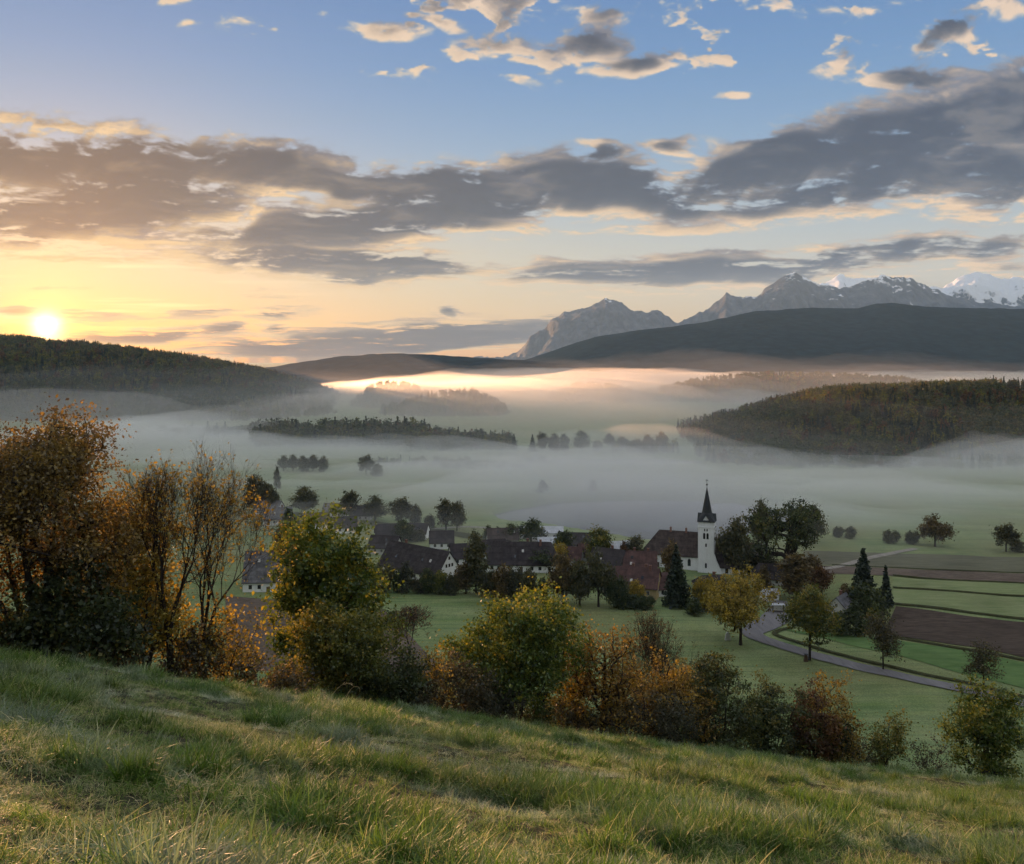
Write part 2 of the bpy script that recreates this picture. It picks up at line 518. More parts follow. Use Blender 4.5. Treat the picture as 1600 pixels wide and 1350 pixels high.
def hill(name, dist, ridge, front, back, mat, px0, px1, rough=0.0, nx=170, ny=50, seed=1, power=1.5, jag=0, base=VALLEY - 6, rn=0):
    """A hill as a height field: crest heights along the skyline, falling off to the front and the back. Returns a height sampler."""
    t = np.linspace((px0 - CX) / F, (px1 - CX) / F, nx)
    s = np.concatenate([np.linspace(-1, 0, ny), np.linspace(0, 1, ny // 2)[1:]])
    rz = np.interp(t * F + CX, [p[0] for p in ridge], [p[1] for p in ridge])
    rz = (HY - rz) / F * dist

    def height(X, Y):
        tt = X / Y
        top = np.interp(tt * F + CX, [p[0] for p in ridge], [p[1] for p in ridge])
        if rn: top = top + rn * (fbm((tt * F + CX) / 16 + seed, tt * 0 + seed, 4, seed, .6) - .5) * 2
        top = (HY - top) / F * dist
        sx = np.where(Y < dist, (Y - dist) / front, (Y - dist) / back)
        fall = np.clip(1 - np.abs(sx) ** power, 0, 1)
        fall = fall ** (1.15 if power > 1 else 1)
        z = base + (top - base) * fall
        if rough:
            nse = fbm(X / (rough * 9) + seed, Y / (rough * 9), 5, seed) - .5
            z = z + nse * rough * np.clip(np.abs(sx) * 3, .0, 1) * np.clip(fall * 3, 0, 1)
        if jag:
            rg = 1 - np.abs(2 * fbm(X / (jag * 1.9) + seed, Y / (jag * 3.4), 6, seed + 4, .55) - 1)
            z = z + (rg - .72) * jag * np.clip(.10 + np.abs(sx) * 3.0, 0, 1) * np.clip(fall * 2.2, 0, 1)
        return z
    T, S = np.meshgrid(t, s, indexing='ij')
    Y = np.where(S < 0, dist + S * front, dist + S * back)
    X = T * Y
    Z = height(X, Y)
    V = np.stack([X, Y, Z], -1).reshape(-1, 3)
    k = len(s)
    a = np.arange(nx - 1)[:, None] * k; b = np.arange(k - 1)[None, :]
    quads = np.stack([a + b, a + k + b, a + k + b + 1, a + b + 1], -1).reshape(-1, 4)
    me = mesh_from(name, V, quads, smooth=True)
    tag(link(name, me, mat), kind='structure')
    return height


def forest_floor(name, c1, c2, scale):
    q = Mat(name)
    pos = q.N('ShaderNodeNewGeometry').outputs['Position']
    n = q.noise(scale, 6, .65, pos)
    v = q.N('ShaderNodeTexVoronoi'); v.inputs['Scale'].default_value = scale * 9
    q.K(pos, v.inputs['Vector'])
    c = q.ramp(n, [(.3, c1), (.7, c2)])
    c = q.mix(.7, c, q.ramp(v.outputs[0], [(0, (1.2, 1.2, 1.2)), (.8, (.45, .45, .45))]), 'MULTIPLY')
    return q.bsdf(c, 1, v.outputs[0], 1.0, 6, .0)


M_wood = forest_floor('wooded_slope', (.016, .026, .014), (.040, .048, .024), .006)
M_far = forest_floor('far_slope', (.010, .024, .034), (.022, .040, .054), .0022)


def rock_material(name, snow):
    q = Mat(name)
    g = q.N('ShaderNodeNewGeometry')
    sp = q.N('ShaderNodeSeparateXYZ'); q.K(g.outputs['Position'], sp.inputs[0])
    sn = q.N('ShaderNodeSeparateXYZ'); q.K(g.outputs['Normal'], sn.inputs[0])
    n = q.noise(.0022, 8, .68, g.outputs['Position'])
    n2 = q.noise(.011, 6, .7, g.outputs['Position'], (1, .5, .35))
    rock = q.ramp(n2, [(.3, (.040, .046, .060)), (.52, (.085, .094, .118)), (.75, (.17, .18, .20))])
    h = q.math('MULTIPLY_ADD', sp.outputs[2], 1 / 1000, snow)
    h = q.math('ADD', h, q.math('MULTIPLY', q.math('SUBTRACT', n, .5), 2.0))
    h = q.math('ADD', h, q.math('MULTIPLY', q.math('SUBTRACT', n2, .5), 1.3))
    h = q.math('ADD', h, q.math('MULTIPLY', q.math('SUBTRACT', sn.outputs[2], .72), 1.6))
    f = q.math('MULTIPLY', h, 5.0, clamp=True)
    c = q.mix(f, rock, (.78, .80, .84))
    return q.bsdf(c, .9, n2, .8, 60, .1)


LEFT = [(-900, 640), (-500, 600), (-260, 566), (-120, 546), (0, 531), (40, 532), (72, 538), (100, 541), (120, 539), (200, 549), (300, 562), (400, 580), (500, 609), (560, 634), (620, 655), (700, 660)]
h_left = hill('wooded_hill', 1900, LEFT, 800, 700, M_wood, -900, 700, rough=12, nx=260, ny=60, seed=3)
RIGHT = [(900, 725), (960, 708), (1000, 694), (1050, 682), (1100, 667), (1150, 654), (1200, 638), (1260, 624), (1320, 616), (1400, 613), (1500, 609), (1550, 606), (1600, 608), (1800, 606), (2300, 620)]
h_right = hill('wooded_hill', 960, RIGHT, 330, 520, M_wood, 900, 2300, rough=14, nx=260, ny=60, seed=9)
KNOB = [(470, 660), (540, 640), (575, 609), (600, 601), (640, 603), (670, 617), (700, 632), (760, 650)]
h_knob = hill('wooded_knoll', 1560, KNOB, 150, 200, M_wood, 470, 760, rough=8, seed=5)
KN2 = [(560, 650), (620, 638), (660, 627), (700, 618), (740, 617), (765, 628), (800, 645)]
h_kn2 = hill('wooded_knoll', 1320, KN2, 110, 160, M_wood, 560, 800, rough=5, seed=6)
KN3 = [(800, 650), (860, 620), (900, 604), (960, 606), (1000, 618), (1040, 608), (1100, 595), (1200, 586), (1300, 588), (1420, 596), (1500, 620)]
h_kn3 = hill('wooded_knoll', 1800, KN3, 200, 320, M_wood, 800, 1500, rough=12, seed=7)
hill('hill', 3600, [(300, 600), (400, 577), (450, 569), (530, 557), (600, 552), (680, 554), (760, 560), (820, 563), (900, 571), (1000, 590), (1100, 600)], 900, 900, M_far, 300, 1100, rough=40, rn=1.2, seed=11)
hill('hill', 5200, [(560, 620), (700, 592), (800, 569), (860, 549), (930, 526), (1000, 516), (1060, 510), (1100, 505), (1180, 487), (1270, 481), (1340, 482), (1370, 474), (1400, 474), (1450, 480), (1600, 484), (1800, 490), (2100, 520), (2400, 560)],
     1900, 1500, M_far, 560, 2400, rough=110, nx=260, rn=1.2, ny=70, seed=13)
MT1 = [(700, 590), (780, 562), (820, 540), (845, 517), (880, 490), (920, 478), (945, 467), (960, 470), (990, 487), (1015, 487), (1030, 487), (1060, 503), (1080, 495), (1110, 478), (1135, 460), (1150, 468), (1185, 460), (1215, 440), (1242, 424), (1262, 438), (1285, 450),
       (1310, 452), (1340, 442), (1362, 435), (1390, 430), (1412, 433), (1450, 446), (1480, 462), (1520, 470), (1600, 480), (1750, 520)]
hill('mountain', 11500, MT1, 2600, 2500, rock_material('rock', -1.28), 700, 1750, rough=60, nx=460, ny=120, seed=17, power=1.0, jag=620, base=-200, rn=6)
MT2 = [(1180, 500), (1240, 462), (1285, 444), (1312, 430), (1345, 436), (1400, 452), (1440, 454), (1475, 447), (1500, 434), (1525, 425), (1545, 431), (1562, 437), (1590, 434), (1620, 440), (1700, 432), (1800, 450), (2000, 480)]
hill('mountain', 13600, MT2, 3000, 2000, rock_material('snowy_rock', -.62), 1180, 2000, rough=60, nx=360, ny=110, seed=23, power=1.0, jag=640, base=-200, rn=7)


# ------------------------------------------------------------------ water
def build_lakes():
    q = Mat('lake_water')
    pos = q.N('ShaderNodeNewGeometry').outputs['Position']
    m = q.bsdf((.03, .04, .045), .06, q.noise(.5, 3, .5, pos), .03, .05, .5)
    for x0, x1, y0, y1 in ((-60, 320, 380, 640), (-10, 560, 610, 860)):
        xs = np.array([x0, x1]); ys = np.array([y0, y1])
        V = [(x0, y0, VALLEY - 1.3), (x1, y0, VALLEY - 1.3), (x1, y1, VALLEY - 1.3), (x0, y1, VALLEY - 1.3)]
        tag(link('lake_water', mesh_from('lake_water', np.array(V), np.array([[0, 1, 2, 3]])), m), kind='structure')


build_lakes()


# ------------------------------------------------------------------ haze and fog
def volume_mat(name, density, color=(1, 1, 1), aniso=0.0):
    m = bpy.data.materials.new(name)
    m.use_nodes = True
    nt = m.node_tree
    nt.nodes.clear()
    o = nt.nodes.new('ShaderNodeOutputMaterial')
    v = nt.nodes.new('ShaderNodeVolumePrincipled')
    v.inputs['Color'].default_value = (*color, 1)
    v.inputs['Density'].default_value = density
    v.inputs['Anisotropy'].default_value = aniso
    nt.links.new(v.outputs[0], o.inputs['Volume'])
    return m


def build_haze():
    x, y0, y1, z0, z1 = 16800, -16800, 17200, -230, 1500
    V = np.array([(sx, sy, sz) for sz in (z0, z1) for sx, sy in ((-x, y0), (x, y0), (x, y1), (-x, y1))], float)
    Fc = np.array([(0, 3, 2, 1), (4, 5, 6, 7), (0, 1, 5, 4), (1, 2, 6, 5), (2, 3, 7, 6), (3, 0, 4, 7)])
    o = link('haze', mesh_from('haze', V, Fc), volume_mat('haze_air', 3.0e-5, (.45, .70, 1), .0))
    tag(o, kind='stuff')


def fog_bank(name, lobes, mat, seed, y0=330, y1=6500, nscale=(90, 40), rag=1.0, na=220, nr=230, lift=0.0, cap=0):
    """Fog lying on the valley floor: its thickness is a sum of pools (x, y, half widths, metres) with a billowing top."""
    ang = np.radians(np.linspace(-40, 40, na))
    rad = np.geomspace(y0, y1, nr)
    A, Q = np.meshgrid(ang, rad, indexing='ij')
    X = Q * np.tan(A); Y = Q
    px, py = pix(X, Y)
    T = np.zeros_like(X)
    for (x, y, a, b, h) in lobes:
        T = T + h * np.exp(-((px - x) / a) ** 2 - ((py - y) / b) ** 2)
    n = fbm(X / nscale[0] + seed, Y / nscale[1] / 1.0, 5, seed, .55)
    n2 = fbm(X / nscale[0] / 3.5 + seed, Y / nscale[1] / 3.5, 4, seed + 3, .55)
    T = T * np.clip(1 + rag * ((n - .5) * 2.6 + (n2 - .5) * .9), 0, 3)
    edge = sstep(0, .06, (A - ang[0]) / (ang[-1] - ang[0])) * sstep(1, .94, (A - ang[0]) / (ang[-1] - ang[0]))
    T = T * edge
    if cap:
        cn = cap * np.clip(.72 + .6 * n + 1.5 * (n2 - .5), .35, 1.7)
        T = cn * np.tanh(T / cn)
    zt = np.where(T > .25, VALLEY - 3 + lift + 2.0 + T, VALLEY - 6)
    zt = VALLEY - 5.0 + T * 1.0 + 2.5 * sstep(0, 1.5, T)
    zt[0, :] = zt[-1, :] = VALLEY - 8; zt[:, 0] = zt[:, -1] = VALLEY - 8
    top = np.stack([X, Y, zt], -1).reshape(-1, 3)
    bot = top.copy(); bot[:, 2] = VALLEY - 9
    k = nr
    a = np.arange(na - 1)[:, None] * k; b = np.arange(nr - 1)[None, :]
    qt = np.stack([a + b, a + k + b, a + k + b + 1, a + b + 1], -1).reshape(-1, 4)
    qb = qt[:, ::-1] + na * nr
    ring = np.concatenate([np.arange(nr), np.arange(1, na) * k + nr - 1, (na - 1) * k + np.arange(nr - 2, -1, -1), np.arange(na - 2, 0, -1) * k])
    r2 = np.roll(ring, -1)
    side = np.stack([ring, r2, r2 + na * nr, ring + na * nr], -1)
    me = mesh_from(name, np.vstack([top, bot]), [qt, qb, side], smooth=True)
    return tag(link(name, me, mat), kind='stuff')


build_haze()
M_fog = volume_mat('fog', .0020, (1.0, .95, .91), .66)  # warm tint puts some of the low sun's orange into the fog colour
M_mist = volume_mat('mist', .014, (.97, .97, .98), .35)
M_thin = volume_mat('valley_mist', .0040, (.97, .97, .98), .4)
fog_bank('fog_bank', [(150, 655, 380, 15, 22), (-300, 650, 400, 25, 24), (800, 646, 280, 30, 110), (1000, 622, 260, 26, 60), (900, 625, 300, 16, 20), (700, 628, 160, 9, 18), (1200, 596, 460, 10, 24), (800, 604, 260, 9, 16),
                      (1700, 600, 400, 12, 24), (450, 668, 250, 10, 6)], M_fog, 41, y0=700, y1=7000, nscale=(170, 200), rag=1.0, cap=40)
fog_bank('fog_bank', [(450, 712, 330, 11, 11), (250, 690, 260, 16, 15), (1330, 736, 340, 13, 19), (1120, 730, 150, 8, 8), (640, 742, 330, 12, 7), (1450, 775, 260, 26, 7), (1750, 760, 300, 40, 9), (1200, 785, 190, 22, 7),
                      (900, 784, 230, 16, 15), (1100, 802, 200, 18, 13), (950, 812, 130, 12, 8), (700, 765, 300, 14, 3), (300, 740, 260, 30, 5), (900, 750, 220, 10, 5), (1330, 822, 160, 14, 3), (700, 708, 160, 7, 3)], M_mist, 57, y0=390, y1=1100, nscale=(190, 50), rag=1.7)
fog_bank('fog_bank', [(800, 790, 1400, 90, 20)], M_thin, 63, y0=280, y1=1100, nscale=(150, 110), rag=.5)
M_vale = volume_mat('valley_haze', .00020, (.95, .96, 1.0), .25)
for k, th in enumerate((22, 34, 46, 60, 76)):
    fog_bank('valley_haze', [(800, 640, 2600, 70, th), (800, 760, 2600, 60, th * .5)], M_vale, 71 + k * 7, y0=380 + k * 9, y1=1900 - k * 40, nscale=(300, 260), rag=.5, na=110, nr=80)


# ------------------------------------------------------------------ trees
def frustums(P, Q, rp, rq, k):
    """One open tapered tube per edge."""
    n = len(P)
    d = Q - P
    L = np.linalg.norm(d, axis=1, keepdims=True) + 1e-9
    d = d / L
    ref = np.where(np.abs(d[:, 2:3]) > .9, np.array([[1., 0, 0]]), np.array([[0, 0, 1.]]))
    u = np.cross(d, ref); u /= np.linalg.norm(u, axis=1, keepdims=True) + 1e-9
    v = np.cross(d, u)
    a = np.arange(k) / k * 2 * np.pi
    c, s = np.cos(a)[None, :, None], np.sin(a)[None, :, None]
    ring = u[:, None, :] * c + v[:, None, :] * s
    A = P[:, None, :] - d[:, None, :] * (rp[:, None, None] * .3) + ring * rp[:, None, None]
    B = Q[:, None, :] + ring * rq[:, None, None]
    V = np.concatenate([A, B], 1).reshape(-1, 3)
    i = np.arange(n)[:, None] * 2 * k; j = np.arange(k)[None, :]; j2 = (j + 1) % k
    q = np.stack([i + j, i + j2, i + k + j2, i + k + j], -1).reshape(-1, 4)
    return V, q


def join_meshes(parts):
    V, Q, off = [], [], 0
    for v, q in parts:
        V.append(v); Q.append(q + off); off += len(v)
    return np.vstack(V), np.vstack(Q)


def grow(rng, pts, stems, ntr, seg, up=.18):
    """Grow limbs from the trunk to every crown point; returns node positions, parents and tip indices."""
    pos, par = [], []
    for st in stems:
        prev = -1
        for p in st:
            pos.append(np.array(p, float)); par.append(prev); prev = len(pos) - 1
    base = pos[0]
    order = np.argsort(np.hypot(pts[:, 0] - base[0], pts[:, 1] - base[1]) + .35 * np.abs(pts[:, 2] - pts[:, 2].min()) + rng.random(len(pts)) * .3)
    arr = np.zeros((len(pos) + len(pts) * 14, 3)); arr[:len(pos)] = pos
    n = len(pos)
    isstem0 = [i for i in range(n) if par[i] == -1]
    tips = []
    for k in order:
        p = pts[k]
        d = arr[:n] - p
        dist = np.sqrt((d ** 2).sum(1))
        hd = np.hypot(d[:, 0], d[:, 1])
        cost = dist + 1.3 * np.maximum(0, d[:, 2] + .35 * hd)
        cost[isstem0] += 2.0
        b = int(np.argmin(cost))
        a = arr[b].copy()
        L = dist[b]
        pd = arr[b] - arr[par[b]] if par[b] >= 0 else np.array([0, 0, 1.])
        pd = pd / (np.linalg.norm(pd) + 1e-9)
        ctrl = a + pd * L * .32 + np.array([0, 0, up * L]) + (p - a) * .22
        m = max(2, min(7, int(L / seg) + 1))
        prev = b
        for i in range(1, m + 1):
            t = i / m
            q = (1 - t) ** 2 * a + 2 * t * (1 - t) * ctrl + t * t * p
            if i < m: q = q + rng.normal(0, .018 * L, 3)
            arr[n] = q; par.append(prev); prev = n; n += 1
        tips.append(prev)
    return arr[:n], np.array(par), np.array(tips)


def crown_points(rng, n, W, H, zb, nl, shape, depth=1.0, flat=1.0, shell=.42, lobe=(.56, .36, .56)):
    zc = (H + zb) / 2; rz = (H - zb) / 2
    pts = []
    lob = []
    for i in range(nl):
        v = rng.normal(size=3); v /= np.linalg.norm(v)
        c = v * lobe[0]
        r = rng.uniform(lobe[1], lobe[2])
        if shape == 'column': c[:2] *= .5
        lob.append((c, r))
    lob.append((np.array([0, 0, .1]), .62 if lobe[0] < .6 else .3))
    tot = sum(r ** 2 for c, r in lob)
    for c, r in lob:
        k = max(2, int(n * r ** 2 / tot))
        v = rng.normal(size=(k, 3)); v /= np.linalg.norm(v, axis=1, keepdims=True)
        pts.append(c + v * (r * rng.random((k, 1)) ** shell))
    P = np.vstack(pts)
    if shape == 'spread': P[:, 2] = np.where(P[:, 2] < 0, P[:, 2] * .75, P[:, 2])
    if shape == 'cone':
        s = np.clip(1.05 - (P[:, 2] + 1) / 2, .12, 1); P[:, :2] *= (s[:, None] ** .7) * 1.25
    if shape == 'egg':
        s = np.clip(1.15 - .55 * (P[:, 2] + 1) / 2, .3, 1.2); P[:, :2] *= s[:, None]
    if shape == 'vase':
        s = .45 + .65 * (P[:, 2] + 1) / 2; P[:, :2] *= s[:, None]
    P[:, 0] -= (P[:, 0].max() + P[:, 0].min()) / 2
    P[:, 0] /= np.abs(P[:, 0]).max(); P[:, 1] /= np.abs(P[:, 1]).max()
    P[:, 2] = (P[:, 2] - P[:, 2].min()) / (P[:, 2].max() - P[:, 2].min())
    return np.stack([P[:, 0] * W / 2, P[:, 1] * W / 2 * depth, zb + P[:, 2] * (H - zb)], -1)


def leaf_quads(rng, C, size, wr=.62, upbias=.35, var=.35):
    n = len(C)
    nn = rng.normal(size=(n, 3)); nn[:, 2] += upbias
    nn /= np.linalg.norm(nn, axis=1, keepdims=True)
    u = np.cross(nn, rng.normal(size=(n, 3))); u /= np.linalg.norm(u, axis=1, keepdims=True) + 1e-9
    v = np.cross(nn, u)
    s = size * (1 + var * rng.normal(size=(n, 1))).clip(.4, 1.9)
    V = np.stack([C + u * s, C + v * s * wr + nn * s * .12, C - u * s * .9, C - v * s * wr + nn * s * .12], 1).reshape(-1, 3)
    q = np.arange(n * 4).reshape(-1, 4)
    return V, q


def tree_meshes(seed, H, W, zb=.3, ncl=160, nleaf=90, lsize=.14, clump=.55, nl=9, shape='round', depth=1.0, R=.2, stems=1, spread=.25, twigs=0, twl=.8,
                lobe=(.56, .36, .56), bare=0.0, trunk_top=.82, lean=0.0, hue=(0, 0), up=.18, fork=None, shell=.42, sparse_top=0.0):
    rng = np.random.default_rng(seed)
    pts = crown_points(rng, ncl, W, H, zb * H, nl, shape, depth, shell=shell, lobe=lobe)
    st = []
    for k in range(stems):
        a = rng.uniform(0, 6.28) if stems > 1 else 0
        off = np.array([math.cos(a), math.sin(a), 0]) * (spread * W * .12 if stems > 1 else 0)
        out = np.array([math.cos(a), math.sin(a), 0]) * (spread * W if stems > 1 else 0)
        m = 11
        line = []
        hh = H * trunk_top * (1 if k == 0 else rng.uniform(.7, .95))
        ph = rng.uniform(0, 6.28, 2)
        for i in range(m):
            t = i / (m - 1)
            wob = np.array([math.sin(ph[0] + t * 3.2), math.sin(ph[1] + t * 2.7), 0]) * .016 * H * t
            line.append(off * min(1, t * 5) + out * t ** 1.3 + wob + np.array([lean * H * t * t, 0, hh * t]))
        st.append(line)
    pos, par, tips = grow(rng, pts, st, len(st), max(.5, W * .09), up)
    e = 2.25
    n = len(pos)
    A = np.zeros(n)
    A[tips] += 1
    ch = np.bincount(par[par >= 0], minlength=n)
    A[(ch == 0)] = np.maximum(A[ch == 0], 1)
    for i in range(n - 1, -1, -1):
        if par[i] >= 0: A[par[i]] += A[i]
    r = A ** (1 / e); r = r / r[0] * R
    # root flare
    idx = np.where(par >= 0)[0]
    Pp, Q = pos[par[idx]], pos[idx]
    rq = r[idx]; rp = np.minimum(r[par[idx]], rq * 1.25 + .004)
    first = par[idx] == 0
    rp = np.where(first & (Q[:, 2] < H * .12), np.minimum(r[par[idx]] * 1.35, rq * 1.6), rp)
    parts = []
    big = rq > R * .3
    if big.any(): parts.append(frustums(Pp[big], Q[big], rp[big], rq[big], 8))
    sm = ~big
    if sm.any(): parts.append(frustums(Pp[sm], Q[sm], rp[sm], rq[sm], 4))
    tipP = pos[tips]
    tipd = tipP - pos[par[tips]]; tipd /= np.linalg.norm(tipd, axis=1, keepdims=True) + 1e-9
    leafC = [tipP]
    if twigs:
        tp = np.repeat(tipP, twigs, 0); td = np.repeat(tipd, twigs, 0)
        d = td * .8 + rng.normal(size=tp.shape) * .55 + np.array([0, 0, .45]); d /= np.linalg.norm(d, axis=1, keepdims=True)
        st0 = tp - np.repeat(tipd, twigs, 0) * rng.random((len(tp), 1)) * twl * .8
        L = twl * rng.uniform(.5, 1.2, (len(tp), 1))
        mid = st0 + d * L * .55 + rng.normal(size=tp.shape) * .05 * twl
        en = mid + (d + np.array([0, 0, .3])) * L * .5
        tr = np.full(len(tp), max(.006, R / ncl ** .44 * .55))
        parts.append(frustums(st0, mid, tr, tr * .7, 3)); parts.append(frustums(mid, en, tr * .7, tr * .3, 3))
        leafC.append(en)
    V, q = join_meshes(parts)
    bark = mesh_from('trunk', V, q, smooth=True)
    crown = None
    if nleaf:
        C0 = np.vstack(leafC) if twigs else tipP
        par2 = pos[par[tips]]
        keep = rng.random(len(C0)) >= bare
        C0k = C0[keep]
        cl = rng.normal(size=len(C0k)) * .22
        m = max(1, int(nleaf * (len(tipP) / max(1, len(C0)))))
        cnt = rng.poisson(m, len(C0k))
        if sparse_top:
            cnt = (cnt * np.clip(1 - sparse_top * (C0k[:, 2] / H - .45) * 2.2, .06, 1)).astype(int)
        C = np.repeat(C0k, cnt, 0); tt = np.repeat(cl, cnt)
        off = rng.normal(size=C.shape)
        off *= clump * (rng.random((len(C), 1)) ** .5)
        off[:, 2] *= .72
        C = C + off
        C[:, 2] = np.maximum(C[:, 2], .05)
        z = C[:, 2] / H
        tint = np.clip(.45 + tt + rng.normal(size=len(C)) * .16 + hue[0] * (z - .5) + hue[1] * C[:, 0] / W, 0, 1)
        V, q = leaf_quads(rng, C, lsize)
        crown = mesh_from('crown', V, q, tint)
    return bark, crown


def conifer_meshes(seed, H, W, levels=26, lsize=.5, R=.25, zb=.06, dens=1.0, hue=0, droop=.3):
    rng = np.random.default_rng(seed)
    zs = np.linspace(0, H, 9)
    st = np.stack([np.sin(zs * .3) * .01 * H, np.cos(zs * .25) * .01 * H, zs], -1)
    rr = R * (1 - zs / H * .93)
    parts = [frustums(st[:-1], st[1:], rr[:-1], rr[1:], 8)]
    C, tt, P, Q, r0 = [], [], [], [], []
    for i in range(levels):
        z = H * (zb + (1 - zb) * (i + rng.random() * .6) / levels)
        f = 1 - z / H
        L0 = W / 2 * min(1, f ** .85 * 1.08 + .02) * (1 if i % 2 else .86)
        nb = max(4, int(6 + 6 * f))
        for k in range(nb):
            a = 6.283 * (k + rng.random() * .7) / nb + i
            L = L0 * rng.uniform(.68, 1.1)
            d = np.array([math.cos(a), math.sin(a), 0])
            m = max(3, int(L / lsize * 5 * dens))
            s = rng.random(m) ** .65
            w = (1 - s) * L * .26 + .1
            side = np.array([-d[1], d[0], 0])
            pz = z + .12 * L * s - droop * L * s ** 2
            c = d * (L * s)[:, None] + side * (rng.normal(size=m) * w)[:, None]
            c[:, 2] = pz + rng.normal(size=m) * lsize * .25
            C.append(c); tt.append(np.full(m, rng.normal() * .14) + .25 * s)
            if i % 2 == 0:
                P.append([0, 0, z]); Q.append(d * L * .85 + np.array([0, 0, z - .1 * L])); r0.append(.015 * L + .01)
    P, Q, r0 = np.array(P), np.array(Q), np.array(r0)
    parts.append(frustums(P, Q, r0, r0 * .3, 3))
    V, q = join_meshes(parts)
    bark = mesh_from('trunk', V, q, smooth=True)
    C = np.vstack(C); tt = np.concatenate(tt)
    C[:, 2] = np.clip(C[:, 2], .1, H)
    tint = np.clip(.35 + tt + rng.normal(size=len(C)) * .15 + hue * (C[:, 2] / H - .6), 0, 1)
    V, q = leaf_quads(rng, C, lsize * .55, wr=.5, upbias=.9)
    return bark, mesh_from('crown', V, q, tint)


def bare_meshes(seed, H, W, R=.17, depth=6, fork=.3, ang=.5, nleaf=2, lsize=.09, lean=0.0, stems=2, rise=.22, flat=False, hue=(0, 0), leafy=.5, tipr=.006):
    """A leafless tree: limbs that divide again and again into fine twigs; a few leaves on the twig ends."""
    rng = np.random.default_rng(seed)
    E, tips = [], []

    def limb(p, d, L, r, k):
        n = 3 if k < 2 else 2
        for i in range(n):
            d = d + rng.normal(size=3) * .07 + np.array([0, 0, rise * (.25 if k else .1)])
            d = d / np.linalg.norm(d)
            q = p + d * L / n
            r2 = max(tipr, r * .9)
            E.append((p, q, r, r2))
            p, r = q, r2
            if k >= 1 and i < n - 1 and k < depth and rng.random() < .75:
                s = d + rng.normal(size=3) * .55 * ang * 2
                limb(p, s / np.linalg.norm(s), L * rng.uniform(.45, .7), max(tipr, r * .5), k + 2)
        if k >= depth:
            tips.append((p, d)); return
        m = 2 if rng.random() < .65 else 3
        a0 = rng.uniform(0, 6.28)
        ref = np.cross(d, [.3, .2, 1]); ref /= np.linalg.norm(ref); ref2 = np.cross(d, ref)
        for j in range(m):
            a = a0 + 6.283 * j / m + rng.normal() * .3
            an = ang * rng.uniform(.55, 1.15)
            s = d * math.cos(an) + (ref * math.cos(a) + ref2 * math.sin(a)) * math.sin(an)
            limb(p, s, L * rng.uniform(.68, .88), max(tipr, r * (.74 if m == 2 else .62)), k + 1)
    d0 = np.array([lean, 0, 1.]); d0 /= np.linalg.norm(d0)
    p = np.zeros(3); r = R
    for i in range(3):
        d0 = d0 + np.array([rng.normal() * .05, rng.normal() * .05, .02]); d0 /= np.linalg.norm(d0)
        q = p + d0 * H * fork / 3
        E.append((p, q, r * (1.35 if i == 0 else 1), r * .93)); p, r = q, r * .93
    for j in range(stems):
        a = 6.283 * j / stems + rng.uniform(0, 1)
        s = d0 + np.array([math.cos(a), math.sin(a) * .8, 0]) * (.34 if stems > 1 else 0)
        limb(p, s / np.linalg.norm(s), H * .2, r * (.75 if stems > 1 else .95), 0)
    P = np.array([e[0] for e in E]); Q = np.array([e[1] for e in E])
    rp = np.array([e[2] for e in E]); rq = np.array([e[3] for e in E])
    T = np.array([t[0] for t in tips]); TD = np.array([t[1] for t in tips])
    zmax = Q[:, 2].max(); wx = np.percentile(np.abs(T[:, 0] - np.median(T[:, 0]) * 0), 97)
    kz = H / zmax; kx = W / 2 / wx
    f0 = H * fork
    def fit(v):
        v = v.copy()
        g = np.clip(v[:, 2] / f0, 0, 1)[:, None]
        v[:, :2] *= 1 + (kx - 1) * g
        v[:, 2] *= kz
        return v
    P, Q, T = fit(P), fit(Q), fit(T)
    if flat:
        for v in (P, Q, T):
            hi = v[:, 2] > H * .8
            v[hi, 2] = H * .8 + (v[hi, 2] - H * .8) * .6
    big = rq > R * .3
    parts = []
    if big.any(): parts.append(frustums(P[big], Q[big], rp[big], rq[big], 8))
    parts.append(frustums(P[~big], Q[~big], rp[~big], rq[~big], 4))
    n = len(T)
    tw = 3
    tp = np.repeat(T, tw, 0); td = np.repeat(TD, tw, 0)
    d = td + rng.normal(size=tp.shape) * .45 + np.array([0, 0, .25]); d /= np.linalg.norm(d, axis=1, keepdims=True)
    L = H * .045 * rng.uniform(.4, 1.3, (len(tp), 1))
    en = tp + d * L
    parts.append(frustums(tp, en, np.full(len(tp), tipr * .9), np.full(len(tp), tipr * .45), 3))
    V, q = join_meshes(parts)
    bark = mesh_from('trunk', V, q, smooth=True)
    C0 = np.vstack([T, en, (tp + en) / 2])
    keep = rng.random(len(C0)) < leafy * np.clip(1.5 - C0[:, 2] / H, .25, 1)
    C0 = C0[keep]
    cnt = rng.poisson(nleaf, len(C0))
    C = np.repeat(C0, cnt, 0); C = C + rng.normal(size=C.shape) * lsize * 1.1
    tint = np.clip(.5 + rng.normal(size=len(C)) * .2 + hue[0] * (C[:, 2] / H - .5), 0, 1)
    V, q = leaf_quads(rng, C, lsize)
    return bark, mesh_from('crown', V, q, tint)


def bark_mat(name, c1, c2):
    q = Mat(name)
    n = q.noise(5, 6, .7, None, (1, 1, .25))
    return q.bsdf(q.ramp(n, [(.3, c1), (.72, c2)]), .95, n, .8, .04, .05)


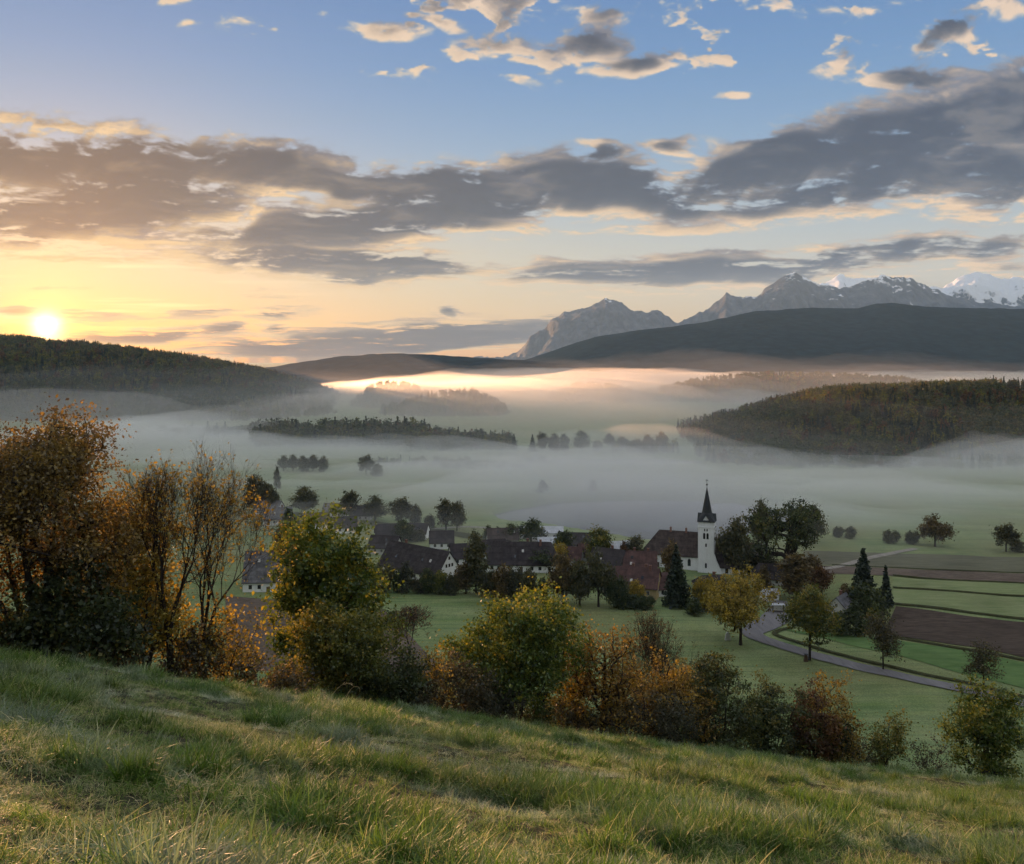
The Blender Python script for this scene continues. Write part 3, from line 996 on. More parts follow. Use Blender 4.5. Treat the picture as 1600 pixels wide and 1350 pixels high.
M_bark = bark_mat('bark', (.018, .014, .011), (.06, .05, .042))
M_bark_grey = bark_mat('grey_bark', (.03, .027, .024), (.10, .09, .08))
PAL = {
    'green': leaf_mat('leaf_green', [(0, (.034, .066, .013)), (.4, (.08, .135, .022)), (.68, (.16, .20, .030)), (1, (.36, .33, .045))]),
    'olive': leaf_mat('leaf_olive', [(0, (.040, .058, .014)), (.45, (.10, .125, .025)), (.75, (.18, .18, .03)), (1, (.32, .25, .04))]),
    'brown': leaf_mat('leaf_brown', [(0, (.05, .039, .017)), (.45, (.135, .100, .034)), (.78, (.25, .180, .048)), (1, (.38, .28, .08))]),
    'yellow': leaf_mat('leaf_yellow', [(0, (.07, .062, .015)), (.45, (.22, .175, .03)), (1, (.48, .36, .05))]),
    'gold': leaf_mat('leaf_gold', [(0, (.085, .080, .018)), (.4, (.26, .215, .036)), (.75, (.44, .335, .045)), (1, (.58, .43, .06))]),
    'orange': leaf_mat('leaf_orange', [(0, (.065, .048, .014)), (.45, (.19, .135, .026)), (1, (.42, .30, .045))]),
    'dark': leaf_mat('leaf_dark_green', [(0, (.024, .038, .016)), (.5, (.054, .080, .030)), (.85, (.10, .125, .038)), (1, (.19, .18, .05))]),
    'bramble': leaf_mat('leaf_bramble', [(0, (.032, .034, .02)), (.5, (.072, .070, .038)), (.85, (.14, .118, .05)), (1, (.24, .18, .055))]),
    'grey': leaf_mat('leaf_grey_green', [(0, (.03, .036, .024)), (.5, (.07, .078, .05)), (1, (.15, .15, .08))]),
    'muted': leaf_mat('leaf_muted', [(0, (.040, .048, .028)), (.5, (.085, .094, .048)), (1, (.18, .16, .065))]),
    'tan': leaf_mat('leaf_tan', [(0, (.05, .042, .02)), (.5, (.13, .10, .045)), (1, (.27, .19, .07))]),
    'rust': leaf_mat('leaf_rust', [(0, (.05, .03, .018)), (.5, (.13, .07, .03)), (1, (.25, .13, .045))]),
    'needle': leaf_mat('needle_green', [(0, (.009, .019, .011)), (.5, (.02, .036, .020)), (1, (.06, .08, .04))], .2),
}


def spot(px, base=None, dist=None):
    if dist is None:
        return gpt(px, base)
    x = (px - CX) / F * dist
    return np.array([x, dist, gz(x, dist)])


def plant(name, label, px, top, hw, base=None, dist=None, pal='green', seed=0, cat='tree', group=None, cone=False, bark=None, limbs=False, **kw):
    """One tree or bush of its own: an Empty at the foot with a trunk and a crown."""
    p = spot(px, base, dist)
    H = (HY - top) / F * p[1] - p[2] + .15
    W = 2 * hw / F * p[1]
    r = empty(name, (p[0], p[1], p[2] - .15), label, cat, group)
    tm, cm = bare_meshes(seed, H, W, **kw) if limbs else conifer_meshes(seed, H, W, **kw) if cone else tree_meshes(seed, H, W, **kw)
    link('trunk' if cat == 'tree' else 'stem', tm, bark or M_bark, r)
    if cm: link('crown' if cat == 'tree' else 'foliage', cm, PAL[pal], r)
    return r


G1 = 'trees and bushes along the lower edge of the grass slope'
# --- the hedgerow below the grass slope
plant('autumn_tree', 'tall rust brown autumn tree with several trunks, standing under the rising sun', 62, 652, 152, dist=43, pal='brown', seed=11, group=G1,
      zb=.24, ncl=470, nleaf=125, lsize=.078, clump=.58, nl=17, lobe=(.58, .32, .5), shell=.46, stems=4, spread=.22, R=.26, twigs=2, twl=.7, hue=(.05, .1), trunk_top=.8)
plant('dark_bush', 'dark leafy bush filling the foot of the tall rust brown tree', 120, 862, 95, dist=42, pal='dark', seed=12, cat='bush', group=G1,
      zb=.03, ncl=150, nleaf=95, lsize=.10, clump=.5, nl=8, stems=4, spread=.3, R=.07, depth=.8)
plant('dark_bush', 'low black green bush at the very foot of the rust brown tree, beside its trunks', 20, 925, 80, dist=41, pal='dark', seed=112, cat='bush', group=G1,
      zb=.03, ncl=90, nleaf=80, lsize=.10, clump=.5, nl=6, stems=3, spread=.3, R=.05, depth=.8)
plant('yellow_tree', 'slender yellow leaved tree between the rust brown tree and the bare trees', 205, 742, 62, dist=49, pal='yellow', seed=13, group=G1,
      zb=.2, ncl=230, nleaf=48, lsize=.10, clump=.6, nl=9, stems=3, spread=.2, R=.12, twigs=2, hue=(-.25, 0), shape='egg', sparse_top=.5)
plant('bare_tree', 'nearly bare tree with a dark forked trunk and few yellow leaves', 268, 700, 74, dist=46, pal='yellow', seed=14, group=G1, limbs=True, stems=3, R=.21, depth=6, fork=.26, ang=.46, nleaf=.7, lsize=.075, leafy=.5, rise=.26)
plant('bare_tree', 'nearly bare tree with low spreading boughs, leaning away from its forked neighbour', 312, 712, 108, dist=48, pal='yellow', seed=15, group=G1, limbs=True, stems=3, R=.19, depth=6, fork=.22, ang=.58, nleaf=.8, lsize=.075, leafy=.5, lean=.16, rise=.16)
plant('autumn_bush', 'thin yellow brown bush below the two bare trees', 340, 945, 62, dist=47, pal='yellow', seed=16, cat='bush', group=G1,
      zb=.05, ncl=110, nleaf=30, lsize=.085, clump=.42, nl=6, stems=5, spread=.35, R=.05, twigs=3, twl=.5, hue=(.1, 0))
plant('autumn_bush', 'low brown bramble bush beside the grass edge, next to the bare field', 375, 1012, 40, dist=49, pal='bramble', seed=17, cat='bush', group=G1,
      zb=.04, ncl=70, nleaf=45, lsize=.08, clump=.35, nl=5, stems=4, spread=.4, R=.035, twigs=3, twl=.4)
plant('autumn_bush', 'yellow green bush growing behind the forked bare tree', 222, 880, 62, dist=46, pal='gold', seed=18, cat='bush', group=G1,
      zb=.04, ncl=130, nleaf=62, lsize=.09, clump=.5, nl=6, stems=4, spread=.3, R=.06, twigs=2, twl=.5)
plant('maple_tree', 'large dense green maple with yellowing leaf tufts, behind a lighter green bush', 514, 806, 84, dist=66, pal='green', seed=21, group=G1,
      zb=.10, ncl=400, nleaf=130, lsize=.135, clump=.70, nl=17, R=.3, shape='round', lobe=(.6, .32, .5), hue=(.05, -.12))
plant('green_bush', 'rounded olive green bush in front of the large maple', 540, 938, 82, dist=56, pal='olive', seed=22, cat='bush', group=G1,
      zb=.03, ncl=260, nleaf=90, lsize=.095, clump=.5, nl=10, stems=5, spread=.25, R=.09, hue=(.35, -.12), twigs=1, twl=.5)
plant('green_bush', 'dark green bush low beside the rounded olive bush', 612, 1022, 46, dist=57, pal='dark', seed=23, cat='bush', group=G1,
      zb=.03, ncl=110, nleaf=70, lsize=.09, clump=.45, nl=6, stems=4, spread=.3, R=.05, hue=(.2, 0))
plant('bare_tree', 'small dark bare tree with a flat dome of twigs standing in the brown field', 640, 945, 42, base=1054, pal='rust', seed=24, limbs=True, stems=3, R=.24, depth=6, fork=.42, ang=.62, nleaf=1.2, lsize=.16, leafy=.5, rise=.1, flat=True, tipr=.02)
plant('bramble_bush', 'brown and grey bramble between the olive bush and the broad green tree', 712, 1030, 56, dist=62, pal='bramble', seed=25, cat='bush', group=G1,
      zb=.03, ncl=120, nleaf=80, lsize=.085, clump=.45, nl=7, stems=5, spread=.4, R=.04, twigs=2, twl=.5)
plant('bramble_bush', 'low dark bramble at the foot of the broad green tree', 770, 1070, 50, dist=64, pal='grey', seed=26, cat='bush', group=G1,
      zb=.03, ncl=110, nleaf=70, lsize=.085, clump=.42, nl=6, stems=5, spread=.4, R=.035, twigs=2, twl=.4)
plant('yellow_bush', 'thin yellow leaved sapling beside the small tree in the brown field', 668, 1020, 30, dist=60, pal='yellow', seed=27, cat='bush', group=G1,
      zb=.08, ncl=60, nleaf=26, lsize=.085, clump=.4, nl=5, stems=3, spread=.3, R=.035, twigs=2, twl=.5)
plant('broad_tree', 'broad green and yellow tree with a low fork, tallest in the middle of the hedgerow', 808, 928, 108, dist=68, pal='green', seed=28, group=G1,
      zb=.2, ncl=400, nleaf=105, lsize=.115, clump=.62, nl=16, R=.22, stems=2, spread=.12, hue=(.12, .05), twigs=1, twl=.7)
plant('yellow_bush', 'bright yellow bush under the boughs between the broad green tree and the orange tree', 890, 1052, 40, dist=74, pal='gold', seed=29, cat='bush', group=G1,
      zb=.05, ncl=90, nleaf=60, lsize=.11, clump=.5, nl=6, stems=4, spread=.35, R=.05, twigs=2, twl=.5, hue=(.1, .2))
plant('bare_tree', 'bare olive twigged tree rising behind the orange trees', 1030, 962, 66, dist=92, pal='tan', seed=30, group=G1, limbs=True, stems=4, R=.16, depth=6, fork=.18, ang=.5, nleaf=1.2, lsize=.10, leafy=.4, rise=.2, tipr=.009)
plant('orange_tree', 'orange leaved tree with a dark short trunk dividing into curved boughs', 938, 985, 66, dist=72, pal='orange', seed=31, group=G1,
      zb=.26, ncl=240, nleaf=44, lsize=.10, clump=.55, nl=9, stems=3, spread=.16, R=.2, twigs=3, twl=.6, hue=(-.1, 0), shape='spread')
plant('orange_tree', 'wide orange brown bush tree next to the forked orange tree', 1042, 1024, 72, dist=77, pal='orange', seed=32, group=G1,
      zb=.12, ncl=230, nleaf=66, lsize=.105, clump=.55, nl=10, stems=4, spread=.25, R=.13, twigs=1, twl=.6, hue=(.25, 0))
plant('grey_bush', 'low grey green bush under the orange trees', 1020, 1082, 62, dist=73, pal='grey', seed=33, cat='bush', group=G1,
      zb=.03, ncl=130, nleaf=70, lsize=.085, clump=.42, nl=8, stems=5, spread=.4, R=.035, twigs=2, twl=.4)
plant('grey_bush', 'pale grass tangled bush at the foot of the forked orange tree', 905, 1092, 40, dist=71, pal='bramble', seed=34, cat='bush', group=G1,
      zb=.03, ncl=70, nleaf=55, lsize=.08, clump=.38, nl=6, stems=5, spread=.4, R=.03, twigs=3, twl=.4)
plant('dark_bush', 'tall rounded dark green bush next to the wide orange bush', 1128, 1026, 56, dist=78, pal='dark', seed=35, cat='bush', group=G1,
      zb=.03, ncl=210, nleaf=92, lsize=.105, clump=.52, nl=9, stems=4, spread=.25, R=.09, hue=(.4, .1))
plant('dark_bush', 'black green bush with yellow sprays between tall dark bush and golden bush', 1210, 1062, 46, dist=80, pal='dark', seed=36, cat='bush', group=G1,
      zb=.03, ncl=170, nleaf=85, lsize=.10, clump=.5, nl=8, stems=4, spread=.3, R=.07, hue=(.45, -.25))
plant('golden_bush', 'golden orange bush with plumes leaning out over the meadow', 1300, 1064, 40, dist=82, pal='orange', seed=37, cat='bush', group=G1,
      zb=.08, ncl=130, nleaf=62, lsize=.105, clump=.48, nl=8, stems=4, spread=.35, R=.07, twigs=2, twl=.7, hue=(.3, .2), shape='vase')
plant('golden_bush', 'brown and olive bush pressed against the golden plumed bush', 1268, 1072, 34, dist=81, pal='rust', seed=38, cat='bush', group=G1,
      zb=.03, ncl=130, nleaf=70, lsize=.10, clump=.45, nl=8, stems=4, spread=.25, R=.06, hue=(.2, .2))
plant('dark_bush', 'small dark bush at the shaded foot of the golden plumed bush', 1318, 1128, 26, dist=82, pal='dark', seed=39, cat='bush', group=G1,
      zb=.03, ncl=70, nleaf=65, lsize=.09, clump=.4, nl=5, stems=3, spread=.3, R=.04)
plant('green_bush', 'small yellow green bush standing alone past the golden bush', 1382, 1110, 34, dist=84, pal='olive', seed=40, cat='bush', group=G1,
      zb=.06, ncl=110, nleaf=52, lsize=.09, clump=.42, nl=7, stems=4, spread=.25, R=.06, hue=(.5, .1), twigs=2, twl=.5)
plant('bramble_bush', 'tiny dark bramble beside the small yellow green bush', 1345, 1150, 20, dist=83, pal='bramble', seed=41, cat='bush', group=G1,
      zb=.03, ncl=45, nleaf=50, lsize=.075, clump=.32, nl=5, stems=3, spread=.4, R=.025, twigs=2, twl=.35)
plant('hedge_tree', 'bushy green tree with ragged low boughs at the far end of the hedgerow', 1540, 1070, 74, dist=88, pal='green', seed=42, group=G1,
      zb=.12, ncl=230, nleaf=80, lsize=.125, clump=.6, nl=11, R=.17, hue=(.1, -.15), stems=2, spread=.08)
plant('bramble_bush', 'withered low bramble on the bank before the end tree', 1450, 1165, 30, dist=86, pal='bramble', seed=43, cat='bush', group=G1,
      zb=.03, ncl=50, nleaf=40, lsize=.075, clump=.35, nl=5, stems=4, spread=.5, R=.025, twigs=3, twl=.4)
plant('bare_bush', 'small reddish twiggy bush in the meadow beside the end tree', 1478, 1118, 20, dist=112, pal='rust', seed=44, cat='bush',
      zb=.05, ncl=50, nleaf=12, lsize=.10, clump=.4, nl=5, stems=4, spread=.4, R=.04, twigs=5, twl=.7)
for j, (px, top, hw, dd, pal, lab) in enumerate([
        (452, 1040, 34, 51, 'bramble', 'low tangled bramble at the foot of the rounded olive bush, toward the brown field'),
        (650, 1062, 34, 58.5, 'bramble', 'straggling bramble between the low dark bush and the brown bramble'),
        (845, 1078, 36, 69, 'dark', 'dark low bush under the outer boughs of the broad green tree'),
        (968, 1086, 34, 72, 'grey', 'grey leafed bush between the forked orange tree and its wide neighbour'),
        (1082, 1092, 30, 76, 'dark', 'dark low bush in the gap before the tall rounded dark bush'),
        (1165, 1098, 32, 79, 'olive', 'olive low bush in the gap behind the tall rounded dark bush'),
        (1248, 1112, 28, 81, 'olive', 'yellowish olive bush at the foot of the brown and olive bush'),
        (165, 955, 60, 43, 'bramble', 'weedy brown undergrowth bush beneath the slender yellow tree'),
        (300, 985, 44, 46.5, 'bramble', 'low brown undergrowth bush around the trunks of the bare trees')]):
    plant('undergrowth_bush', lab, px, top, hw, dist=dd, pal=pal, seed=140 + j, cat='bush', group=G1,
          zb=.03, ncl=80, nleaf=62, lsize=.08, clump=.4, nl=6, stems=5, spread=.45, R=.03, twigs=2, twl=.45)
# --- along the road
G2 = 'trees along the village road'
plant('road_tree', 'round golden linden where the road bends below the church', 1157, 893, 54, base=1008, pal='gold', seed=51, group=G2,
      zb=.22, ncl=330, nleaf=52, lsize=.30, clump=1.25, nl=13, R=.42, hue=(.25, 0))
plant('road_tree', 'round olive and gold tree standing at the near edge of the road', 1265, 917, 37, base=1032, pal='olive', seed=52, group=G2,
      zb=.26, ncl=250, nleaf=50, lsize=.28, clump=1.1, nl=10, R=.34, hue=(.55, 0), shape='egg')
plant('road_tree', 'small thin brown green tree on the lawn beyond the road', 1380, 962, 24, base=1047, pal='bramble', seed=53, group=G2,
      zb=.24, ncl=150, nleaf=34, lsize=.22, clump=.9, nl=8, R=.2, twigs=3, twl=1.2, shape='egg')
plant('road_tree', 'small brownish tree beyond the road, above the bushy end tree', 1537, 1008, 24, base=1085, pal='bramble', seed=54, group=G2,
      zb=.3, ncl=130, nleaf=30, lsize=.2, clump=.8, nl=8, R=.17, twigs=3, twl=1.0)
# --- big trees by the church
plant('village_tree', 'huge open crowned old tree with a thick leaning trunk beside the church', 1222, 785, 56, base=908, pal='dark', seed=61, group='trees round the church',
      zb=.3, ncl=230, nleaf=46, lsize=.36, clump=1.25, nl=12, R=.95, stems=4, spread=.26, hue=(.25, 0), shell=.6, lobe=(.72, .26, .36))
plant('spruce_tree', 'tall dark spruce beside the fields, with a smaller spruce at its side', 1349, 856, 27, base=950, pal='needle', seed=62, cone=True, levels=30, lsize=1.0, R=.4, dens=1.3)
plant('spruce_tree', 'smaller slim spruce at the side of the tall dark spruce', 1384, 884, 13, base=948, pal='needle', seed=63, cone=True, levels=24, lsize=.8, R=.25, dens=1.2)
plant('spruce_tree', 'broad dark conifer standing right in front of the church nave', 1057, 852, 27, base=948, pal='needle', seed=64, cone=True, levels=28, lsize=.95, R=.35, dens=1.2)


# ------------------------------------------------------------------ village trees: a few grown forms, copied with their own size and leaf colour
FORMS = {
    'round': tree_meshes(201, 15, 12, zb=.22, ncl=150, nleaf=42, lsize=.40, clump=1.5, nl=9, R=.4),
    'open': tree_meshes(202, 15, 12, zb=.2, ncl=110, nleaf=40, lsize=.40, clump=1.25, nl=8, R=.4, stems=2, spread=.2, shell=.3),
    'spread': tree_meshes(203, 13, 15, zb=.25, ncl=150, nleaf=40, lsize=.42, clump=1.5, nl=9, R=.5, shape='spread'),
    'tuft': tree_meshes(204, 15, 12, zb=.28, ncl=120, nleaf=40, lsize=.40, clump=1.3, nl=6, R=.4, shape='egg', up=.3),
    'column': tree_meshes(205, 18, 7, zb=.06, ncl=150, nleaf=40, lsize=.38, clump=1.1, nl=9, R=.3, shape='column'),
    'bush': tree_meshes(206, 6, 7, zb=.03, ncl=100, nleaf=46, lsize=.30, clump=.9, nl=7, R=.12, stems=4, spread=.3),
    'tallbush': tree_meshes(207, 8, 6, zb=.03, ncl=110, nleaf=46, lsize=.30, clump=.9, nl=8, R=.12, stems=3, spread=.25, shape='egg'),
    'cone': tree_meshes(208, 9, 5, zb=.05, ncl=110, nleaf=44, lsize=.28, clump=.7, nl=7, R=.14, shape='cone'),
    'conifer': conifer_meshes(209, 14, 6, levels=20, lsize=.8, R=.25),
}
SIZE = {'round': (15, 12), 'open': (15, 12), 'spread': (13, 15), 'tuft': (15, 12), 'column': (18, 7), 'bush': (6, 7), 'tallbush': (8, 6), 'cone': (9, 5), 'conifer': (14, 6)}


def copy_plant(form, px, base, top, hw, pal, label, group=None, dist=None, turn=None, name=None):
    p = spot(px, base, dist)
    H0, W0 = SIZE[form]
    H = (HY - top) / F * p[1] - p[2] + .1
    W = 2 * hw / F * p[1]
    bushy = form in ('bush', 'tallbush', 'cone')
    rz = (px * 1.7 + base * .9 if turn is None else turn) % 6.28
    r = empty(name or ('village_bush' if bushy else 'village_tree'), (p[0], p[1], p[2] - .1), label, 'bush' if bushy else 'tree', group, rz, (W / W0, W / W0, H / H0))
    for me, nm, mt in ((FORMS[form][0], 'stem' if bushy else 'trunk', M_bark), (FORMS[form][1], 'foliage' if bushy else 'crown', PAL[pal])):
        if not me.materials: me.materials.append(mt)
        o = bpy.data.objects.new(nm, me)
        col.objects.link(o)
        o.parent = r
        o.material_slots[0].link = 'OBJECT'
        o.material_slots[0].material = mt
    return r


GL = 'misty trees along the lane beyond the village'
for a in [
    ('round', 476, 803, 762, 19, 'muted', 'round topped misty tree standing by itself at the village end of the lane'),
    ('open', 547, 812, 768, 18, 'muted', 'misty lane tree with a notch of sky in the middle of its crown'),
    ('round', 586, 815, 777, 17, 'muted', 'compact misty lane tree next to the one with a notch in its crown'),
    ('tuft', 627, 820, 780, 19, 'muted', 'misty lane tree with a narrow tuft rising above a wide crown'),
    ('tallbush', 650, 822, 791, 8, 'muted', 'slim little misty tree pressed against the tufted lane tree'),
    ('bush', 670, 826, 806, 8, 'muted', 'lowest rounded bush on the misty lane, before the tall pair of trees'),
    ('open', 697, 828, 781, 16, 'muted', 'taller of the touching pair of trees at the misty lane end'),
    ('round', 714, 829, 786, 12, 'muted', 'shorter of the touching pair of trees at the misty lane end'),
]: copy_plant(*a, group=GL)
GV = 'trees and bushes among the village houses'
for a in [
    ('round', 396, 802, 745, 16, 'muted', 'tallest grey tree of the misty clump behind the bare trees'),
    ('tuft', 413, 802, 752, 13, 'muted', 'pointed grey tree in the middle of the misty clump behind the bare trees'),
    ('tallbush', 427, 804, 765, 9, 'muted', 'smallest grey tree at the end of the misty clump behind the bare trees'),
    ('cone', 449, 838, 796, 13, 'dark', 'dark pointed tree beside the foggy white roofs'),
    ('bush', 467, 826, 806, 10, 'dark', 'dark ball shaped bush under the lone misty tree'),
    ('round', 448, 872, 822, 20, 'muted', 'dim rounded tree above the grey gabled roof beside the maple'),
    ('tallbush', 631, 846, 814, 13, 'dark', 'dark rounded tree just above the crest of the great barn'),
    ('bush', 652, 846, 828, 10, 'muted', 'thin grey bush next to the dark tree above the barn'),
    ('column', 744, 928, 834, 16, 'muted', 'tall narrow tree like a column between the white gable and the long dark roof'),
    ('column', 728, 928, 880, 13, 'tan', 'brown leaved bushy tree at the foot of the column shaped tree'),
    ('tallbush', 763, 846, 822, 7, 'dark', 'first small dark cone of the three trees behind the long roof'),
    ('cone', 777, 846, 824, 6, 'dark', 'slimmest of the three small trees behind the long roof'),
    ('tallbush', 797, 850, 820, 11, 'dark', 'plump small tree behind the long roof, beside the domed tree'),
    ('spread', 830, 850, 812, 21, 'dark', 'wide dark dome shaped tree standing over the pale shed'),
    ('open', 880, 874, 830, 17, 'dark', 'ragged dark tree with branches reaching sideways behind the long roof'),
    ('bush', 876, 884, 852, 16, 'gold', 'yellowish bush glowing below the ragged dark tree'),
    ('round', 938, 884, 827, 21, 'olive', 'round olive tree in front of the lake shore meadow'),
    ('tallbush', 915, 872, 842, 7, 'muted', 'slim tree close beside the round olive tree'),
    ('round', 992, 884, 839, 16, 'muted', 'grey green round tree beside the church roof end'),
    ('cone', 974, 886, 847, 8, 'rust', 'small reddish pointed tree beside the grey green tree by the church roof'),
    ('spread', 850, 892, 860, 30, 'dark', 'dark flat tree rising behind the meadow bushes near the long roof'),
    ('tallbush', 1048, 912, 848, 13, 'tan', 'orange tan tree peeping out behind the dark conifer by the nave'),
    ('round', 1150, 900, 815, 28, 'muted', 'thin grey tree showing light through its crown behind the church tower'),
    ('round', 1190, 860, 786, 17, 'muted', 'grey misty tree top behind the huge open crowned tree'),
    ('round', 1273, 850, 793, 16, 'muted', 'misty dark tree beyond the huge open crowned tree'),
    ('bush', 1100, 955, 904, 17, 'gold', 'yellow olive bush tucked beside the golden linden'),
    ('column', 1243, 938, 866, 22, 'tan', 'tall tan leaved tree between the golden linden and the fields'),
    ('spread', 1284, 932, 886, 21, 'rust', 'brown domed tree behind the olive road tree'),
    ('tallbush', 1266, 905, 868, 15, 'tan', 'pale smoky tan tree beyond the brown domed tree'),
    ('bush', 1354, 962, 916, 24, 'dark', 'dark round bush at the foot of the tall spruce'),
    ('cone', 1337, 992, 940, 16, 'dark', 'blue green cone shaped bush nearest the road below the spruces'),
    ('cone', 1364, 985, 943, 11, 'olive', 'yellow tipped bush between the cone shaped bush and the ploughed field'),
    ('bush', 1310, 992, 962, 18, 'dark', 'low black hedge bush before the small white house'),
    ('bush', 1322, 945, 915, 12, 'tan', 'small tan bush at the side of the tall spruce'),
    ('bush', 1192, 900, 868, 18, 'grey', 'grey bush under the end of the church roof'),
    ('cone', 1196, 930, 885, 13, 'tan', 'pale yellow tree in front of the thick trunk beside the church'),
]: copy_plant(*a, group=GV)
GM = 'bushes and trees along the far edge of the village meadow'
for a in [
    ('bush', 600, 926, 884, 15, 'muted', 'grey green bush beside the maple, first in the meadow edge row'),
    ('bush', 621, 926, 893, 9, 'dark', 'small dark bush second in the meadow edge row under the barn'),
    ('cone', 636, 926, 880, 11, 'grey', 'pointed grey bush under the barn, taller than the bushes beside it'),
    ('bush', 653, 927, 904, 10, 'bramble', 'pale straw coloured bush in the meadow edge row under the barn'),
    ('tallbush', 669, 927, 890, 12, 'dark', 'dark upright bush before the barn, next to the pale straw one'),
    ('bush', 689, 927, 894, 13, 'olive', 'olive bush at the corner of the white barn gable'),
    ('bush', 710, 928, 898, 12, 'muted', 'dull green bush under the window of the white barn gable'),
    ('bush', 761, 932, 892, 14, 'muted', 'grey bush next to the column shaped tree, toward the church'),
    ('tallbush', 785, 934, 884, 15, 'tan', 'orange brown leafed tree in the row before the long dark roof'),
    ('bush', 806, 935, 890, 12, 'grey', 'grey leafed bush beside the orange brown tree'),
    ('bush', 827, 938, 892, 14, 'muted', 'broad dull bush before the long roof, near its white wall'),
    ('bush', 848, 940, 906, 10, 'dark', 'low dark bush before the clump of taller olive trees'),
    ('round', 880, 944, 868, 21, 'tan', 'orange tinged olive tree, first of the big clump at the meadow edge'),
    ('round', 906, 946, 878, 20, 'muted', 'dull olive tree in the middle of the big clump at the meadow edge'),
    ('spread', 935, 948, 866, 25, 'muted', 'widest brown topped tree of the big clump at the meadow edge'),
    ('bush', 962, 950, 904, 15, 'dark', 'dark bush closing the big clump, beside the ochre house'),
    ('tallbush', 994, 942, 908, 11, 'gold', 'yellow green shrub in front of the ochre wall'),
    ('bush', 984, 950, 929, 14, 'dark', 'clipped low dark hedge bush under the ochre wall'),
    ('bush', 1011, 952, 932, 11, 'dark', 'low dark bush between the ochre house and the broad conifer'),
    ('bush', 1086, 962, 936, 12, 'dark', 'low shadowed bush at the meadow corner beside the conifer'),
]: copy_plant(*a, group=GM)
GR = 'trees on the misty bank beyond the fields'
for a in [
    ('spread', 1461, 854, 808, 24, 'tan', 'largest spreading tree on the misty bank beyond the fields'),
    ('bush', 1427, 850, 831, 9, 'muted', 'small misty round tree just beside the largest spreading bank tree'),
    ('bush', 1394, 849, 830, 10, 'muted', 'misty round tree, second from the largest spreading bank tree'),
    ('tallbush', 1329, 841, 823, 8, 'muted', 'faint little misty tree, thicker one of the pair nearest the huge tree'),
    ('bush', 1311, 839, 824, 7, 'muted', 'faintest thin misty tree of the pair nearest the huge tree'),
    ('tuft', 1572, 862, 820, 17, 'muted', 'lopsided dark tree with a narrow top at the end of the bank'),
    ('bush', 1591, 862, 845, 10, 'muted', 'round low tree touching the lopsided bank tree'),
]: copy_plant(*a, group=GR)
GS = 'trees along the far lake shore'
for a in [
    ('conifer', 803, 703, 678, 7, 'needle', 'narrow dark tree first on the far shore beside the wooded strip'),
    ('conifer', 832, 706, 679, 8, 'needle', 'pointed dark conifer on the far lake shore'),
    ('round', 848, 706, 677, 10, 'muted', 'round tree next to the pointed conifer on the far shore'),
    ('tallbush', 866, 706, 679, 8, 'muted', 'thick upright tree in the middle of the far shore clump'),
    ('tallbush', 882, 706, 679, 7, 'dark', 'slim upright tree at the end of the far shore clump'),
    ('round', 910, 706, 675, 12, 'dark', 'biggest round tree on the far shore, standing alone'),
    ('bush', 934, 706, 690, 6, 'muted', 'tiny bush beside the biggest round tree on the far shore'),
    ('round', 952, 699, 678, 8, 'muted', 'hazy tree set back on the far shore meadow'),
    ('round', 972, 703, 683, 10, 'muted', 'hazy wide tree on the shore before the wooded hill'),
    ('bush', 992, 706, 688, 9, 'muted', 'low tree on the shore under the foot of the wooded hill'),
    ('round', 1012, 704, 680, 9, 'muted', 'rounded tree at the tip of the wooded hill'),
    ('tallbush', 1034, 704, 676, 9, 'muted', 'tall tree where the wooded hill meets the lake'),
    ('bush', 826, 726, 715, 6, 'dark', 'first dark clump on the reedy spit in the lake'),
    ('bush', 846, 724, 713, 7, 'dark', 'second dark clump out on the spit in the lake'),
]: copy_plant(*a, group=GS, name='shore_tree' if a[0] not in ('bush', 'tallbush') else 'shore_bush')
GF = 'faint trees on the foggy flats'
for a in [
    ('round', 443, 736, 713, 9, 'muted', 'faint round tree first in the little row on the foggy flats'),
    ('round', 458, 736, 712, 9, 'muted', 'faint wide tree second in the little row on the foggy flats'),
    ('tallbush', 474, 737, 713, 8, 'muted', 'faint tree in the middle of the little row on the foggy flats'),
    ('round', 489, 737, 712, 9, 'muted', 'faint domed tree before the last in the little foggy row'),
    ('tallbush', 505, 737, 714, 7, 'muted', 'faint last tree of the little row on the foggy flats'),
    ('cone', 432, 764, 730, 5, 'muted', 'faint slender pointed tree below the little foggy row'),
    ('tuft', 572, 742, 712, 12, 'muted', 'ghostly tree almost lost in the fog past the little row'),
    ('bush', 590, 744, 726, 9, 'muted', 'ghostly low bush beside the ghostly tree in the fog'),
    ('cone', 847, 770, 751, 8, 'muted', 'faint pointed tree on the fog covered flats above the lake'),
    ('cone', 925, 768, 751, 6, 'muted', 'faint small pointed tree near the middle of the flats above the lake'),
]: copy_plant(*a, group=GF, name='misty_tree' if a[0] not in ('bush', 'tallbush', 'cone') else 'misty_bush')


# ------------------------------------------------------------------ woods that read as one mass (instanced on points)
def wood_prototypes():
    c = bpy.data.collections.new('wood_kinds')       # not linked to the scene: only a source of instances
    protos = []
    for i in range(4):
        tm, cm = tree_meshes(300 + i, 18, 13 if i < 2 else 10, zb=.1, ncl=34, nleaf=13, lsize=1.25, clump=2.4, nl=6, R=.3, shape='round' if i < 3 else 'egg')
        protos.append((cm, ('dark', 'muted', 'rust', 'olive')[i]))
    for i in range(2):
        tm, cm = conifer_meshes(320 + i, 22, 8, levels=12, lsize=1.9, R=.3, dens=.9)
        protos.append((cm, 'needle'))
    for i, (me, pl) in enumerate(protos):
        me.materials.append(PAL[pl])
        o = bpy.data.objects.new('wood_kind_%d' % i, me)
        c.objects.link(o)
    return c


WOODS = wood_prototypes()


